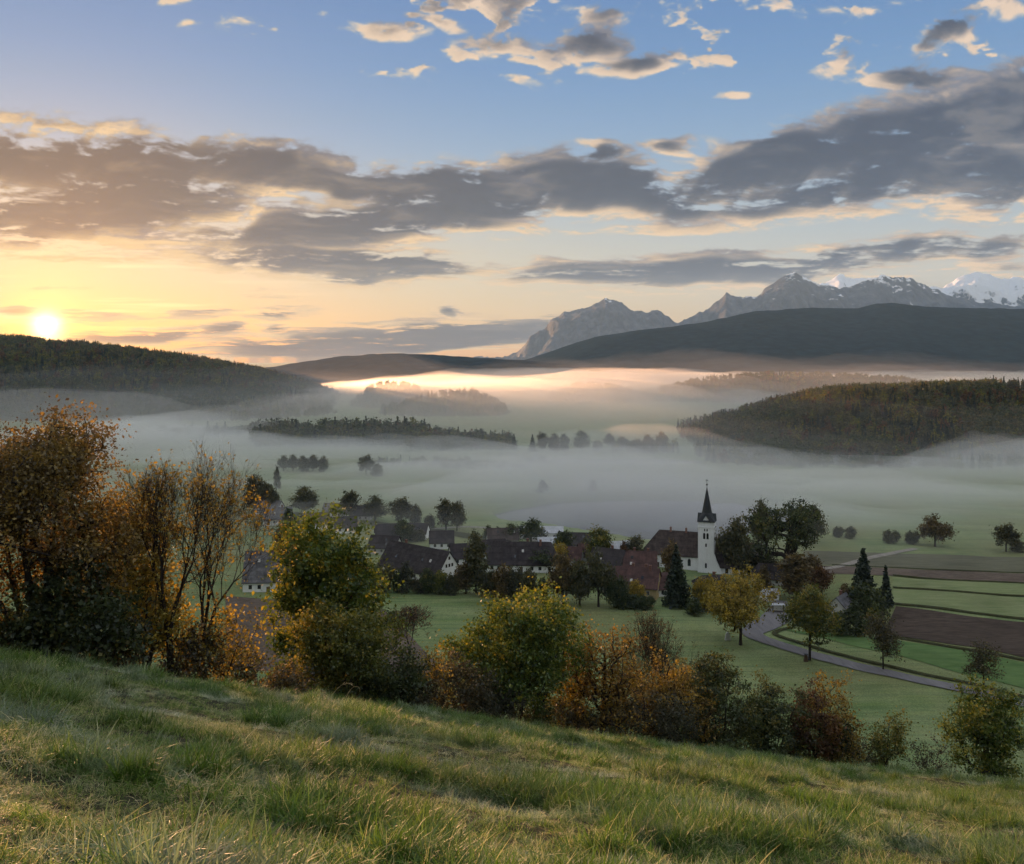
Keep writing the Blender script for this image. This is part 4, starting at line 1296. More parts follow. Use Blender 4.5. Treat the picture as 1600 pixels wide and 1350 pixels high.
def scatter(name, pts, scl, idx, rot, source, tilt=0.0):
    me = bpy.data.meshes.new(name)
    me.vertices.add(len(pts))
    me.vertices.foreach_set('co', np.asarray(pts, np.float32).ravel())
    a = me.attributes.new('scl', 'FLOAT', 'POINT'); a.data.foreach_set('value', np.asarray(scl, np.float32))
    a = me.attributes.new('idx', 'INT', 'POINT'); a.data.foreach_set('value', np.asarray(idx, np.int32))
    a = me.attributes.new('rot', 'FLOAT_VECTOR', 'POINT'); a.data.foreach_set('vector', np.asarray(rot, np.float32).ravel())
    o = link(name, me)
    g = bpy.data.node_groups.new(name, 'GeometryNodeTree')
    g.interface.new_socket('Geometry', in_out='INPUT', socket_type='NodeSocketGeometry')
    g.interface.new_socket('Geometry', in_out='OUTPUT', socket_type='NodeSocketGeometry')
    N = g.nodes.new; K = g.links.new
    gi, go = N('NodeGroupInput'), N('NodeGroupOutput')
    ip = N('GeometryNodeInstanceOnPoints')
    ci = N('GeometryNodeCollectionInfo')
    ci.inputs['Collection'].default_value = source
    ci.inputs['Separate Children'].default_value = True
    ci.inputs['Reset Children'].default_value = True

    def at(nm, dt):
        n = N('GeometryNodeInputNamedAttribute'); n.data_type = dt; n.inputs['Name'].default_value = nm
        return n.outputs['Attribute']
    K(gi.outputs[0], ip.inputs['Points'])
    K(ci.outputs[0], ip.inputs['Instance'])
    ip.inputs['Pick Instance'].default_value = True
    K(at('idx', 'INT'), ip.inputs['Instance Index'])
    er = N('FunctionNodeEulerToRotation')
    K(at('rot', 'FLOAT_VECTOR'), er.inputs[0])
    K(er.outputs[0], ip.inputs['Rotation'])
    K(at('scl', 'FLOAT'), ip.inputs['Scale'])
    K(ip.outputs[0], go.inputs[0])
    md = o.modifiers.new('scatter', 'NODES')
    md.node_group = g
    return tag(o, kind='stuff')


def wood_on(name, height, dist, front, back, px0, px1, step, mask=None, seed=0, size=1.0, mixw=(.3, .25, .08, .12, .14, .11), backfrac=.12):
    rng = np.random.default_rng(seed)
    Ys = np.arange(dist - front * .98, dist + back * backfrac, step)
    P = []
    for y in Ys:
        x0, x1 = (px0 - CX) / F * y, (px1 - CX) / F * y
        n = int((x1 - x0) / step)
        P.append(np.stack([x0 + (x1 - x0) * rng.random(n), y + rng.uniform(-.5, .5, n) * step], -1))
    P = np.vstack(P)
    z = height(P[:, 0], P[:, 1])
    keep = z > VALLEY - 3.0
    if mask is not None: keep &= mask(P[:, 0], P[:, 1], rng)
    P, z = P[keep], z[keep]
    pts = np.column_stack([P, np.maximum(z, VALLEY - .6) - 1.0])
    n = len(pts)
    patch = fbm(P[:, 0] / 70 + seed, P[:, 1] / 70, 3, seed + 1)
    w = np.array(mixw); w = w / w.sum()
    u = np.clip(rng.random(n) * .55 + sstep(.32, .68, patch) * .45, 0, .999)
    idx = np.searchsorted(np.cumsum(w), u)
    scl = size * rng.uniform(.6, 1.1, n)
    rot = np.column_stack([np.zeros(n), np.zeros(n), rng.uniform(0, 6.28, n)])
    return scatter(name, pts, scl, idx, rot, WOODS)


wood_on('forest', h_left, 1900, 800, 700, -250, 640, 12.0, seed=401, size=.72)


def clearing(X, Y, rng):
    px = CX + F * X / Y
    return ~((px > 1555) & (Y > 905) & (Y < 985))


wood_on('forest', h_right, 960, 330, 520, 940, 1720, 7.2, clearing, seed=402, size=.62)
wood_on('forest', h_knob, 1560, 150, 200, 520, 720, 10, seed=403, size=.5)
wood_on('forest', h_kn2, 1320, 110, 160, 600, 790, 9, seed=404, size=.62)
wood_on('forest', h_kn3, 1800, 200, 320, 820, 1470, 12, seed=405, size=.6)


def strip(name, px0, px1, d0, d1, n, size, seed, fall=0):
    rng = np.random.default_rng(seed)
    y = rng.uniform(d0, d1, n)
    px = rng.uniform(px0, px1, n)
    x = (px - CX) / F * y
    pts = np.column_stack([x, y, ground(x, y) - .8])
    scl = size * rng.uniform(.55, 1.1, n) * (1 - fall * (px - px0) / (px1 - px0))
    rot = np.column_stack([np.zeros(n), np.zeros(n), rng.uniform(0, 6.28, n)])
    idx = rng.choice(6, n, p=[.36, .3, .04, .1, .12, .08])
    scatter(name, pts, scl, idx, rot, WOODS)


strip('forest', 398, 668, 800, 900, 420, 1.0, 411)
strip('forest', 640, 800, 770, 860, 240, .82, 412, .35)
strip('forest', 250, 400, 900, 960, 60, .55, 413)
strip('undergrowth', 690, 820, 640, 668, 120, .36, 414, .4)
strip('undergrowth', 955, 1060, 745, 800, 60, .45, 415)
strip('undergrowth', 590, 730, 655, 690, 60, .3, 416)


# ------------------------------------------------------------------ roads, lanes and fields (thin sheets lying on the ground)
def catmull(P, n=10):
    P = [np.array(p, float) for p in P]
    P = [2 * P[0] - P[1]] + P + [2 * P[-1] - P[-2]]
    out = []
    for i in range(1, len(P) - 2):
        for t in np.linspace(0, 1, n, endpoint=False):
            out.append(.5 * ((2 * P[i]) + (-P[i - 1] + P[i + 1]) * t + (2 * P[i - 1] - 5 * P[i] + 4 * P[i + 1] - P[i + 2]) * t * t + (-P[i - 1] + 3 * P[i] - 3 * P[i + 1] + P[i + 2]) * t ** 3))
    out.append(P[-2])
    return np.array(out)


def ribbon(name, pts, width, mat, lift, widths=None, cols=5, wob=.25, crown=.05):
    P = np.array([gpt(*p)[:2] for p in pts])
    C = catmull(P, 14)
    d = np.gradient(C, axis=0); d /= np.linalg.norm(d, axis=1, keepdims=True)
    nrm = np.column_stack([-d[:, 1], d[:, 0]])
    n = len(C)
    w = np.full(n, width) if widths is None else np.interp(np.linspace(0, 1, n), np.linspace(0, 1, len(widths)), widths)
    w = w * (1 + wob * (fbm(np.arange(n) / 5.0, np.zeros(n), 3, len(name)) - .5))
    s = np.linspace(-.5, .5, cols)
    X = C[:, 0:1] + nrm[:, 0:1] * w[:, None] * s; Y = C[:, 1:2] + nrm[:, 1:2] * w[:, None] * s
    Z = ground(X, Y) + lift + crown * (1 - (2 * s) ** 2)
    V = np.stack([X, Y, Z], -1).reshape(-1, 3)
    a = np.arange(n - 1)[:, None] * cols; b = np.arange(cols - 1)[None, :]
    q = np.stack([a + b, a + b + 1, a + cols + b + 1, a + cols + b], -1).reshape(-1, 4)
    me = mesh_from(name, V, q, smooth=True)
    return tag(link(name, me, mat), kind='structure')


def field(name, corners, mat, lift, nx=60, ny=14):
    A, B, C_, D = [gpt(*c)[:2] for c in corners]       # far edge A-B, near edge D-C
    u = np.linspace(0, 1, nx)[:, None, None]; v = np.linspace(0, 1, ny)[None, :, None]
    P = (A * (1 - u) + B * u) * (1 - v) + (D * (1 - u) + C_ * u) * v
    wv = (fbm(P[..., 0] / 18, P[..., 1] / 18, 3, 5) - .5) * 2.5
    P[..., 1] += wv * np.sin(np.pi * u[..., 0] * .98 + .02)
    Z = ground(P[..., 0], P[..., 1]) + lift
    V = np.dstack([P, Z]).reshape(-1, 3)
    a = np.arange(nx - 1)[:, None] * ny; b = np.arange(ny - 1)[None, :]
    q = np.stack([a + b, a + ny + b, a + ny + b + 1, a + b + 1], -1).reshape(-1, 4)[:, ::-1]
    me = mesh_from(name, V, q, smooth=True)
    return tag(link(name, me, mat), kind='structure')


def soil_mat(name, c1, c2, wave=0.0, dirn=(1, .12, 1), scale=1.2):
    q = Mat(name)
    pos = q.N('ShaderNodeNewGeometry').outputs['Position']
    n = q.noise(scale, 6, .68, pos, dirn)
    n2 = q.noise(.05, 4, .55, pos)
    c = q.ramp(n, [(.3, c1), (.7, c2)])
    c = q.mix(.6, c, q.ramp(n2, [(.3, (.7, .7, .7)), (.7, (1.25, 1.25, 1.25))]), 'MULTIPLY')
    return q.bsdf(c, 1, n, .9, .3, .05)


M_asphalt = soil_mat('road_asphalt', (.15, .145, .15), (.21, .20, .205), scale=.8)
M_track = soil_mat('gravel_track', (.20, .18, .15), (.34, .31, .27))
M_plough = soil_mat('ploughed_soil', (.038, .028, .022), (.10, .076, .060), dirn=(.25, 1.2, 1), scale=.9)
M_stubble = soil_mat('stubble_soil', (.08, .06, .046), (.16, .125, .098), dirn=(.5, 1, 1), scale=.9)
M_paleg = soil_mat('pale_grass', (.14, .185, .075), (.23, .25, .125), dirn=(.2, 1, 1), scale=.5)
M_green = soil_mat('green_crop', (.07, .13, .042), (.125, .19, .068), dirn=(.3, 1, 1), scale=.5)
M_dullf = soil_mat('dull_field', (.09, .09, .058), (.15, .145, .095), dirn=(.2, 1, 1), scale=.5)
M_verge = soil_mat('rough_verge', (.03, .036, .016), (.075, .075, .035), scale=1.5)

ribbon('road', [(1219, 940), (1217, 954), (1212, 967), (1190, 980), (1176, 991), (1200, 1003), (1258, 1021), (1330, 1040), (1400, 1056), (1480, 1073), (1560, 1091), (1640, 1110), (1760, 1140)], 5, M_asphalt, .24,
       widths=[4, 6.5, 9, 8, 6, 5.2, 5, 5, 5, 5, 5, 5, 5])
ribbon('road_verge', [(1236, 982), (1215, 987), (1215, 994), (1270, 1012), (1340, 1031), (1410, 1047), (1490, 1064), (1600, 1090), (1740, 1125)], 1.6, M_verge, .30, crown=.25)
ribbon('lane', [(420, 799), (480, 806), (547, 814), (627, 824), (700, 833), (760, 843), (800, 852)], 9, M_verge, .18, crown=.3)
ribbon('lane', [(655, 829), (727, 824), (780, 829), (830, 843), (880, 858), (940, 870)], 3.0, M_track, .26)
ribbon('field_track', [(1286, 890), (1310, 886), (1345, 876), (1390, 866), (1430, 858)], 3.2, M_track, .26)
field('crop_field', [(1256, 861), (1640, 872), (1660, 896), (1250, 882)], M_dullf, .14)
field('crop_field', [(1252, 884), (1660, 898), (1680, 915), (1248, 897)], M_stubble, .16)
field('crop_field', [(1395, 902), (1680, 918), (1690, 936), (1395, 917)], M_paleg, .15)
field('crop_field', [(1395, 920), (1690, 939), (1700, 972), (1395, 942)], M_paleg, .14)
field('ploughed_field', [(1400, 948), (1700, 982), (1720, 1050), (1378, 992)], M_plough, .18)
field('lawn', [(1222, 984), (1380, 998), (1720, 1056), (1760, 1122)], M_green, .12, 80, 20)
field('brown_field', [(352, 932), (598, 953), (706, 1062), (356, 1046)], M_stubble, .16)
for pts, w in (([(1300, 884), (1450, 891), (1660, 897)], 1.0), ([(1395, 900), (1500, 908), (1690, 917)], 1.2), ([(1395, 919), (1530, 928), (1700, 938)], 1.6), ([(1390, 944), (1520, 959), (1720, 980)], 1.8), ([(1378, 994), (1500, 1014), (1720, 1052)], 1.5)):
    ribbon('field_margin', pts, w, M_verge, .26, crown=.35)


# ------------------------------------------------------------------ buildings
def boxv(x0, x1, y0, y1, z0, z1):
    V = np.array([(x, y, z) for z in (z0, z1) for x, y in ((x0, y0), (x1, y0), (x1, y1), (x0, y1))], float)
    Q = np.array([(0, 3, 2, 1), (4, 5, 6, 7), (0, 1, 5, 4), (1, 2, 6, 5), (2, 3, 7, 6), (3, 0, 4, 7)])
    return V, Q


class Shape:
    def __init__(self): self.V, self.F, self.n = [], [], 0

    def add(self, V, F):
        self.V += [tuple(v) for v in V]
        self.F += [tuple(i + self.n for i in f) for f in F]
        self.n += len(V)
        return self

    def box(self, *a): return self.add(*boxv(*a))

    def prism(self, poly, axis, a, b):
        """Extrude a polygon (in the other two axes) from a to b along axis 'x' or 'y'."""
        n = len(poly)
        mk = (lambda p, t: (t, p[0], p[1])) if axis == 'x' else (lambda p, t: (p[0], t, p[1])) if axis == 'y' else (lambda p, t: (p[0], p[1], t))
        V = [mk(p, a) for p in poly] + [mk(p, b) for p in poly]
        F_ = [tuple(range(n))[::-1], tuple(range(n, 2 * n))] + [(i, (i + 1) % n, (i + 1) % n + n, i + n) for i in range(n)]
        return self.add(V, F_)

    def build(self, name, mat, parent=None):
        me = bpy.data.meshes.new(name)
        me.from_pydata(self.V, [], self.F)
        me.validate(); me.update()
        import bmesh
        bm = bmesh.new(); bm.from_mesh(me)
        bmesh.ops.recalc_face_normals(bm, faces=bm.faces)
        bm.to_mesh(me); bm.free()
        return link(name, me, mat, parent)


def plaster(name, c, dirt=.3):
    q = Mat(name)
    n = q.noise(.35, 6, .65)
    n2 = q.noise(1.4, 5, .7, None, (1, 1, .2))
    col_ = q.ramp(n, [(.3, tuple(v * (1 - dirt) for v in c)), (.62, c)])
    col_ = q.mix(.22, col_, q.ramp(n2, [(.35, (.65, .63, .6)), (.6, (1, 1, 1))]), 'MULTIPLY')
    return q.bsdf(col_, .9, q.noise(6, 4), .15, .02, .15)


def roofing(name, c, patch=.55):
    q = Mat(name)
    tc = q.N('ShaderNodeTexCoord').outputs['Object']
    n = q.noise(.5, 5, .65, tc)
    sp = q.N('ShaderNodeTexBrick')
    sp.inputs['Scale'].default_value = 1.0
    sp.inputs['Brick Width'].default_value = .5; sp.inputs['Row Height'].default_value = .35; sp.inputs['Mortar Size'].default_value = .03
    sp.inputs['Color1'].default_value = (.75, .75, .75, 1); sp.inputs['Color2'].default_value = (1.25, 1.2, 1.15, 1); sp.inputs['Mortar'].default_value = (.62, .62, .62, 1)
    mp = q.N('ShaderNodeMapping'); mp.inputs['Rotation'].default_value = (R(50), 0, 0)
    q.K(tc, mp.inputs[0]); q.K(mp.outputs[0], sp.inputs['Vector'])
    a = q.ramp(n, [(.28, tuple(v * (1 - patch) for v in c)), (.7, tuple(v * (1 + patch) for v in c))])
    a = q.mix(.55, a, sp.outputs[0], 'MULTIPLY')
    return q.bsdf(a, .85, sp.outputs[0], .4, .06, .15)


W_white = plaster('white_plaster', (.86, .87, .88), .10)
W_grey = plaster('grey_plaster', (.55, .55, .55))
W_ochre = plaster('ochre_plaster', (.50, .38, .20))
W_wood = plaster('weathered_boards', (.13, .10, .08))
R_brown = roofing('brown_roof_tiles', (.062, .048, .044))
R_dark = roofing('dark_roof_tiles', (.042, .036, .038))
R_red = roofing('red_roof_tiles', (.082, .048, .044))
R_grey = roofing('grey_roof_tiles', (.12, .118, .125))
R_pale = roofing('pale_sheet_roof', (.42, .44, .47), .15)
M_spire = simple('spire_slate', (.030, .033, .036), .6, .3, .8)
M_frame = simple('window_frame', (.5, .48, .45), .6, .1)
M_dframe = simple('dark_frame', (.07, .05, .04), .7, .2)
M_door = simple('wooden_door', (.09, .055, .035), .7, .3, 2)
M_brick = simple('chimney_brick', (.19, .10, .075), .9, .3, 3)
M_metal = simple('dark_metal', (.03, .03, .03), .5, .2)
q_ = Mat('window_glass'); M_glass = q_.bsdf((.02, .024, .03), .08, None, spec=.6)
q_ = Mat('opening_dark'); M_dark = q_.bsdf((.012, .011, .010), .9)


def window(parent, face, cx, cz, w, h, plane, frame=M_frame, arched=False, pane=M_glass):
    """face 'front' (-y), 'right' (+x), 'left' (-x); plane: the wall's coordinate."""
    t = .09
    if arched:
        a = np.linspace(0, np.pi, 9)
        out = [(-w / 2, -h / 2), (w / 2, -h / 2)] + [(math.cos(x) * w / 2, h / 2 - w / 2 + math.sin(x) * w / 2 * 1.25) for x in a]
    else:
        out = [(-w / 2, -h / 2), (w / 2, -h / 2), (w / 2, h / 2), (-w / 2, h / 2)]
    inn = [(x * (1 - 2 * t / w), z * (1 - 2 * t / h)) for x, z in out]

    def P(x, z, d):
        if face == 'front': return (cx + x, plane - d, cz + z)
        if face == 'right': return (plane + d, cx + x, cz + z)
        return (plane - d, cx - x, cz + z)
    n = len(out)
    s = Shape()
    V = [P(x, z, .06) for x, z in out] + [P(x, z, .06) for x, z in inn] + [P(x, z, -.05) for x, z in out] + [P(x, z, -.05) for x, z in inn]
    Fs = []
    for i in range(n):
        j = (i + 1) % n
        Fs += [(i, j, n + j, n + i), (i, 2 * n + i, 2 * n + j, j), (n + i, n + j, 3 * n + j, 3 * n + i)]
    s.add(V, Fs)
    if not arched and w > .7:
        for sx in (-.03, ):
            p0, p1 = P(-.035, -h / 2 + t, .05), P(.035, h / 2 - t, .0)
            s.box(min(p0[0], p1[0]), max(p0[0], p1[0]), min(p0[1], p1[1]), max(p0[1], p1[1]), p0[2], p1[2])
    wo = s.build('window', frame, parent)
    g = Shape()
    g.add([P(x, z, .015) for x, z in inn], [tuple(range(n))])
    g.build('pane', pane, wo)
    return wo


def house(name, label, px, dist, L, W, hw, rise, rot=0, wall=W_white, roof=R_brown, hip=(0, 0), over=.55, wins=(), door=None, chim=(), cat='house', group='houses of the village', dz=0, loft=None):
    p = spot(px, dist=dist)
    r = empty(name, (p[0], p[1], p[2] - .2 + dz), label, cat, group, R(rot))
    hl, hwid = L / 2, W / 2
    s = Shape()
    gl = hip[0] == 0; gr = hip[1] == 0
    pent = [(-hwid, 0), (hwid, 0), (hwid, hw), (0, hw + rise * .995), (-hwid, hw)]
    if gl and gr: s.prism(pent, 'x', -hl, hl)
    else:
        s.box(-hl, hl, -hwid, hwid, 0, hw)
        if gr: s.prism([(-hwid, hw), (hwid, hw), (0, hw + rise * .995)], 'x', hl - .3, hl)
        if gl: s.prism([(-hwid, hw), (hwid, hw), (0, hw + rise * .995)], 'x', -hl, -hl + .3)
    s.build('wall', wall, r)
    sl = rise / hwid
    ez = hw - over * sl
    s = Shape()
    th = .28
    x0 = -hl - over * .7; x1 = hl + over * .7
    a = -hl + hip[0] if hip[0] else x0
    b = hl - hip[1] if hip[1] else x1
    e = hwid + over
    top = hw + rise
    for sg in (-1, 1):
        V = [(x0, sg * e, ez + .02), (x1, sg * e, ez + .02), (b, 0, top + .02), (a, 0, top + .02)]
        V2 = [(x, y, z + th) for x, y, z in V]
        s.add(V + V2, [(3, 2, 1, 0), (4, 5, 6, 7), (0, 1, 5, 4), (1, 2, 6, 5), (2, 3, 7, 6), (3, 0, 4, 7)])
    for on, xx, rr in ((hip[0], x0, a), (hip[1], x1, b)):
        if on:
            V = [(xx, -e, ez + .02), (xx, e, ez + .02), (rr, 0, top + .02)]
            V2 = [(x, y, z + th) for x, y, z in V]
            s.add(V + V2, [(0, 1, 2), (5, 4, 3), (0, 3, 4, 1), (1, 4, 5, 2), (2, 5, 3, 0)])
    ro = s.build('roof', roof, r)
    for cx, cy in chim:
        s = Shape()
        zc = hw + rise - abs(cy) * sl
        s.box(cx - .4, cx + .4, cy - .35, cy + .35, zc - .8, hw + rise + 1.1)
        s.box(cx - .5, cx + .5, cy - .45, cy + .45, hw + rise + 1.1, hw + rise + 1.25)
        s.build('chimney', M_brick, ro)
    rg = random.Random(int(px * 7 + dist))
    for k in range(3 if L > 11 and roof is not R_pale else 0):
        fx, fz = rg.uniform(-.42, .42) * L, rg.uniform(.2, .7)
        y = -hwid * (1 - fz); z = hw + rise * fz
        if not hip[0] and not hip[1] or abs(fx) < L * .25:
            s = Shape()
            nx, nz = -rise / math.hypot(rise, hwid), hwid / math.hypot(rise, hwid)
            ty, tz = hwid / math.hypot(rise, hwid), rise / math.hypot(rise, hwid)
            pts = [(fx - .4, y - ty * .55, z - tz * .55), (fx + .4, y - ty * .55, z - tz * .55), (fx + .4, y + ty * .55, z + tz * .55), (fx - .4, y + ty * .55, z + tz * .55)]
            lo = [(a_, b_ + nx * .2, c_ + nz * .2) for a_, b_, c_ in pts]; hi = [(a_, b_ + nx * .42, c_ + nz * .42) for a_, b_, c_ in pts]
            s.add(lo + hi, [(0, 3, 2, 1), (4, 5, 6, 7), (0, 1, 5, 4), (1, 2, 6, 5), (2, 3, 7, 6), (3, 0, 4, 7)])
            s.build('skylight', M_glass if k else M_frame, ro)
    for f, cx, cz, w, h in wins:
        window(r, f, cx, cz, w, h, -hwid if f == 'front' else hl if f == 'right' else -hl, frame=M_frame if wall is not W_white else M_dframe)
    if door:
        f, cx, w, h = door
        pl = -hwid if f == 'front' else hl
        s = Shape()
        if f == 'front': s.box(cx - w / 2, cx + w / 2, pl - .06, pl + .05, 0, h)
        else: s.box(pl - .05, pl + .06, cx - w / 2, cx + w / 2, 0, h)
        d = s.build('door', M_door, r)
        s = Shape()
        if f == 'front': s.box(cx + w * .3, cx + w * .36, pl - .12, pl - .06, h * .45, h * .52)
        else: s.box(pl + .06, pl + .12, cx + w * .3, cx + w * .36, h * .45, h * .52)
        s.build('handle', M_metal, d)
    return r


house('barn', 'great barn with a long dark roof and a white gable with small windows', 655, 329, 31, 12.5, 3.2, 7.6, -40, W_white, R_dark, chim=((-8, 1.0),), cat='barn',
      wins=[('right', 0, 8.6, .9, 1.1), ('right', -1.5, 6.0, .9, 1.2), ('right', 0, 6.0, .9, 1.2), ('right', 1.5, 6.0, .9, 1.2), ('right', -3.2, 3.4, .9, 1.1), ('right', 3.2, 3.4, .9, 1.1), ('right', -2.8, 1.5, 1.0, 1.2), ('right', 2.8, 1.5, 1.0, 1.2),
            ('front', 4, 1.6, 1.2, 1.2), ('front', 9, 1.6, 1.2, 1.2)], door=('front', -3, 3.2, 2.7))
house('farmhouse', 'long low farmhouse with a dark roof between the column shaped tree and meadow clump', 816, 338, 27, 13, 3.2, 6.9, -4, W_white, R_dark, hip=(2.5, 2.5), chim=((2, .8), (7, -1.0)),
      wins=[('front', x, 1.7, 1.1, 1.3) for x in (-11, -8.4, -4.5, 4, 7, 10.5)], door=('front', 0, 1.2, 2.2))
house('farmhouse', 'big grey roofed house glimpsed between the bare tree and the maple', 424, 310, 17, 13, 4.2, 8.8, 6, W_white, R_grey, hip=(0, 3.5), chim=((-3, 1.0),),
      wins=[('front', x, 2.2, 1.1, 1.4) for x in (-6, -3, 3.2, 6.2)], door=('front', 0, 1.2, 2.2))
house('house', 'small foggy house with a grey roof behind the dark pointed tree', 434, 428, 13, 9, 3.4, 4.5, 12, W_white, R_grey, chim=((2, .5),), wins=[('front', x, 1.9, 1, 1.2) for x in (-4, -1.4, 1.4, 4)])
house('house', 'foggy white house at the back of the village under the misty clump', 422, 452, 12, 9, 3.4, 4, -10, W_white, R_grey, wins=[('front', x, 1.9, 1, 1.2) for x in (-3, 0, 3)])
house('house', 'small foggy house with a white wall beside the ball shaped bush', 470, 404, 10, 8, 3.2, 4.2, 8, W_white, R_grey, wins=[('front', x, 1.8, 1, 1.2) for x in (-3, 0, 3)])
house('house', 'little bluish white house showing over the top of the maple', 524, 448, 11, 8, 3.2, 3.6, -6, W_white, R_grey, wins=[('front', x, 1.8, 1, 1.2) for x in (-3, 0, 3)])
house('house', 'little white walled house beside the dark tree behind the barn', 648, 396, 12, 8, 3.2, 3.4, -8, W_white, R_dark, wins=[('front', x, 1.8, 1, 1.2) for x in (-3.6, 0, 3.6)])
house('house', 'small house with a white wall between the barn gable and the column shaped tree', 725, 349, 11, 9, 3.0, 4.4, 14, W_white, R_dark, wins=[('front', x, 1.7, 1, 1.2) for x in (-3.4, 0, 3.4)])
house('shed', 'long pale shed with a light sheet roof under the domed tree', 846, 398, 19, 9, 3.0, 2.0, -4, W_white, R_pale, cat='shed', wins=[('front', x, 1.6, 1.2, 1.0) for x in (-6, -2, 2, 6)])
house('shed', 'pale flat roofed shed between the domed tree and the ragged tree', 868, 378, 15, 8, 2.6, 1.4, 5, W_grey, R_pale, cat='shed', wins=[('front', x, 1.4, 1.2, .9) for x in (-4, 0, 4)])
house('house', 'dark gabled house behind the widest tree of the meadow clump', 952, 336, 13, 10, 3.2, 5.2, -32, W_grey, R_dark, wins=[('front', -3, 1.7, 1, 1.2), ('front', 2, 1.7, 1, 1.2)], chim=((1, .6),))
house('house', 'house with a pale blue grey roof behind the red roofed houses', 972, 352, 12, 10, 3.4, 4.4, 20, W_white, R_pale, wins=[('front', x, 1.8, 1, 1.2) for x in (-3, 0, 3)])
house('house', 'house with a dull red roof close under the end of the church roof', 1000, 332, 12, 10, 3.6, 4.8, -8, W_white, R_red, chim=((-2, .6), (3, .5)), wins=[('front', x, 1.9, 1, 1.3) for x in (-4, -1, 2, 4.4)])
house('house', 'ochre walled house with a broad red brown roof and a white gable side', 1000, 303, 13, 11, 4.4, 5.2, -18, W_ochre, R_red, hip=(3, 0), chim=((-2.5, .8), (2, .6), (3.6, -.6)),
      wins=[('front', -4, 2.6, 1.1, 1.4), ('front', 0, 2.6, 1.1, 1.4), ('front', 3.6, 2.6, 1.1, 1.4), ('right', -2, 2.6, 1.1, 1.4), ('right', 2, 2.6, 1.1, 1.4), ('right', 0, 5.8, 1, 1.2)], door=('front', -2, 1.1, 2.1))
house('house', 'small white house with a steep roof between the meadow clump and the ochre house', 963, 312, 9, 8, 3.2, 4.6, 18, W_white, R_red, wins=[('front', -2.6, 1.8, 1, 1.3), ('front', .4, 1.8, 1, 1.3), ('front', 3, 1.8, 1, 1.3)], door=('front', 1.8, 1, 2.1))
house('house', 'low dark roofed house at the foot of the church tower', 1112, 311, 11, 8, 2.2, 2.6, 6, W_white, R_dark, hip=(2, 2), chim=((1, .6),), wins=[('front', x, 1.3, 1, 1.0) for x in (-3.8, -1.3, 1.3, 3.8)])
house('house', 'low dark house under the huge open crowned tree', 1203, 318, 12, 9, 2.6, 4.2, -12, W_grey, R_dark, hip=(2, 2), wins=[('front', x, 1.5, 1, 1.1) for x in (-4, -1, 2, 4.4)])
house('shed', 'small bluish white shed half hidden behind the golden linden', 1202, 296, 5, 4, 2.4, 1.2, 10, W_white, R_pale, cat='shed', wins=[('front', 1.2, 1.3, .9, .9)])
house('house', 'small pale house with a grey roof between the olive road tree and the spruces', 1314, 280, 8, 6.5, 2.6, 3.2, 50, W_grey, R_grey, chim=((1.5, .6),),
      wins=[('front', -2.4, 1.8, 1, 1.2), ('front', 1.8, 1.8, 1, 1.2), ('right', 0, 3.6, .9, 1.0), ('left', -1.5, 1.8, 1, 1.2), ('left', 1.5, 1.8, 1, 1.2), ('left', 0, 3.6, .9, 1.0)])
for px, d, L, rot, lab in ((497, 420, 10, 9, 'tiny foggy house behind the round dark tree by the lone misty tree'), (566, 440, 9, -5, 'tiny foggy house under the compact lane tree'),
                           (606, 392, 11, 12, 'small dim house behind the far end of the barn'), (900, 372, 12, -7, 'small dim house below the olive tree by the lake meadow'),
                           (602, 366, 12, -14, 'small house close behind the roof ridge of the great barn'), (768, 358, 11, 16, 'small white house behind the column shaped tree and long roof'),
                           (890, 346, 10, -16, 'little house between the long dark roof and the meadow clump'), (925, 352, 11, 10, 'small house showing a white wall behind the meadow clump'),
                           (1036, 306, 9, 24, 'small white house hidden behind the broad conifer'), (690, 376, 10, 5, 'little pale house under the tall pair of lane trees'),
                           (540, 410, 10, 14, 'tiny house at the misty foot of the tree with a notch'), (785, 382, 13, 6, 'small grey house among the three little trees behind the long roof'), (1165, 352, 12, -10, 'dim house behind the end of the church roof')):
    house('house', lab, px, d, L, 8, 3, 4, rot, W_white if rot > 0 else W_grey, R_red if px in (890, 925, 1036) else R_brown if px % 2 else R_dark, wins=[('front', x, 1.7, 1, 1.2) for x in (-2.8, 0, 2.8)])


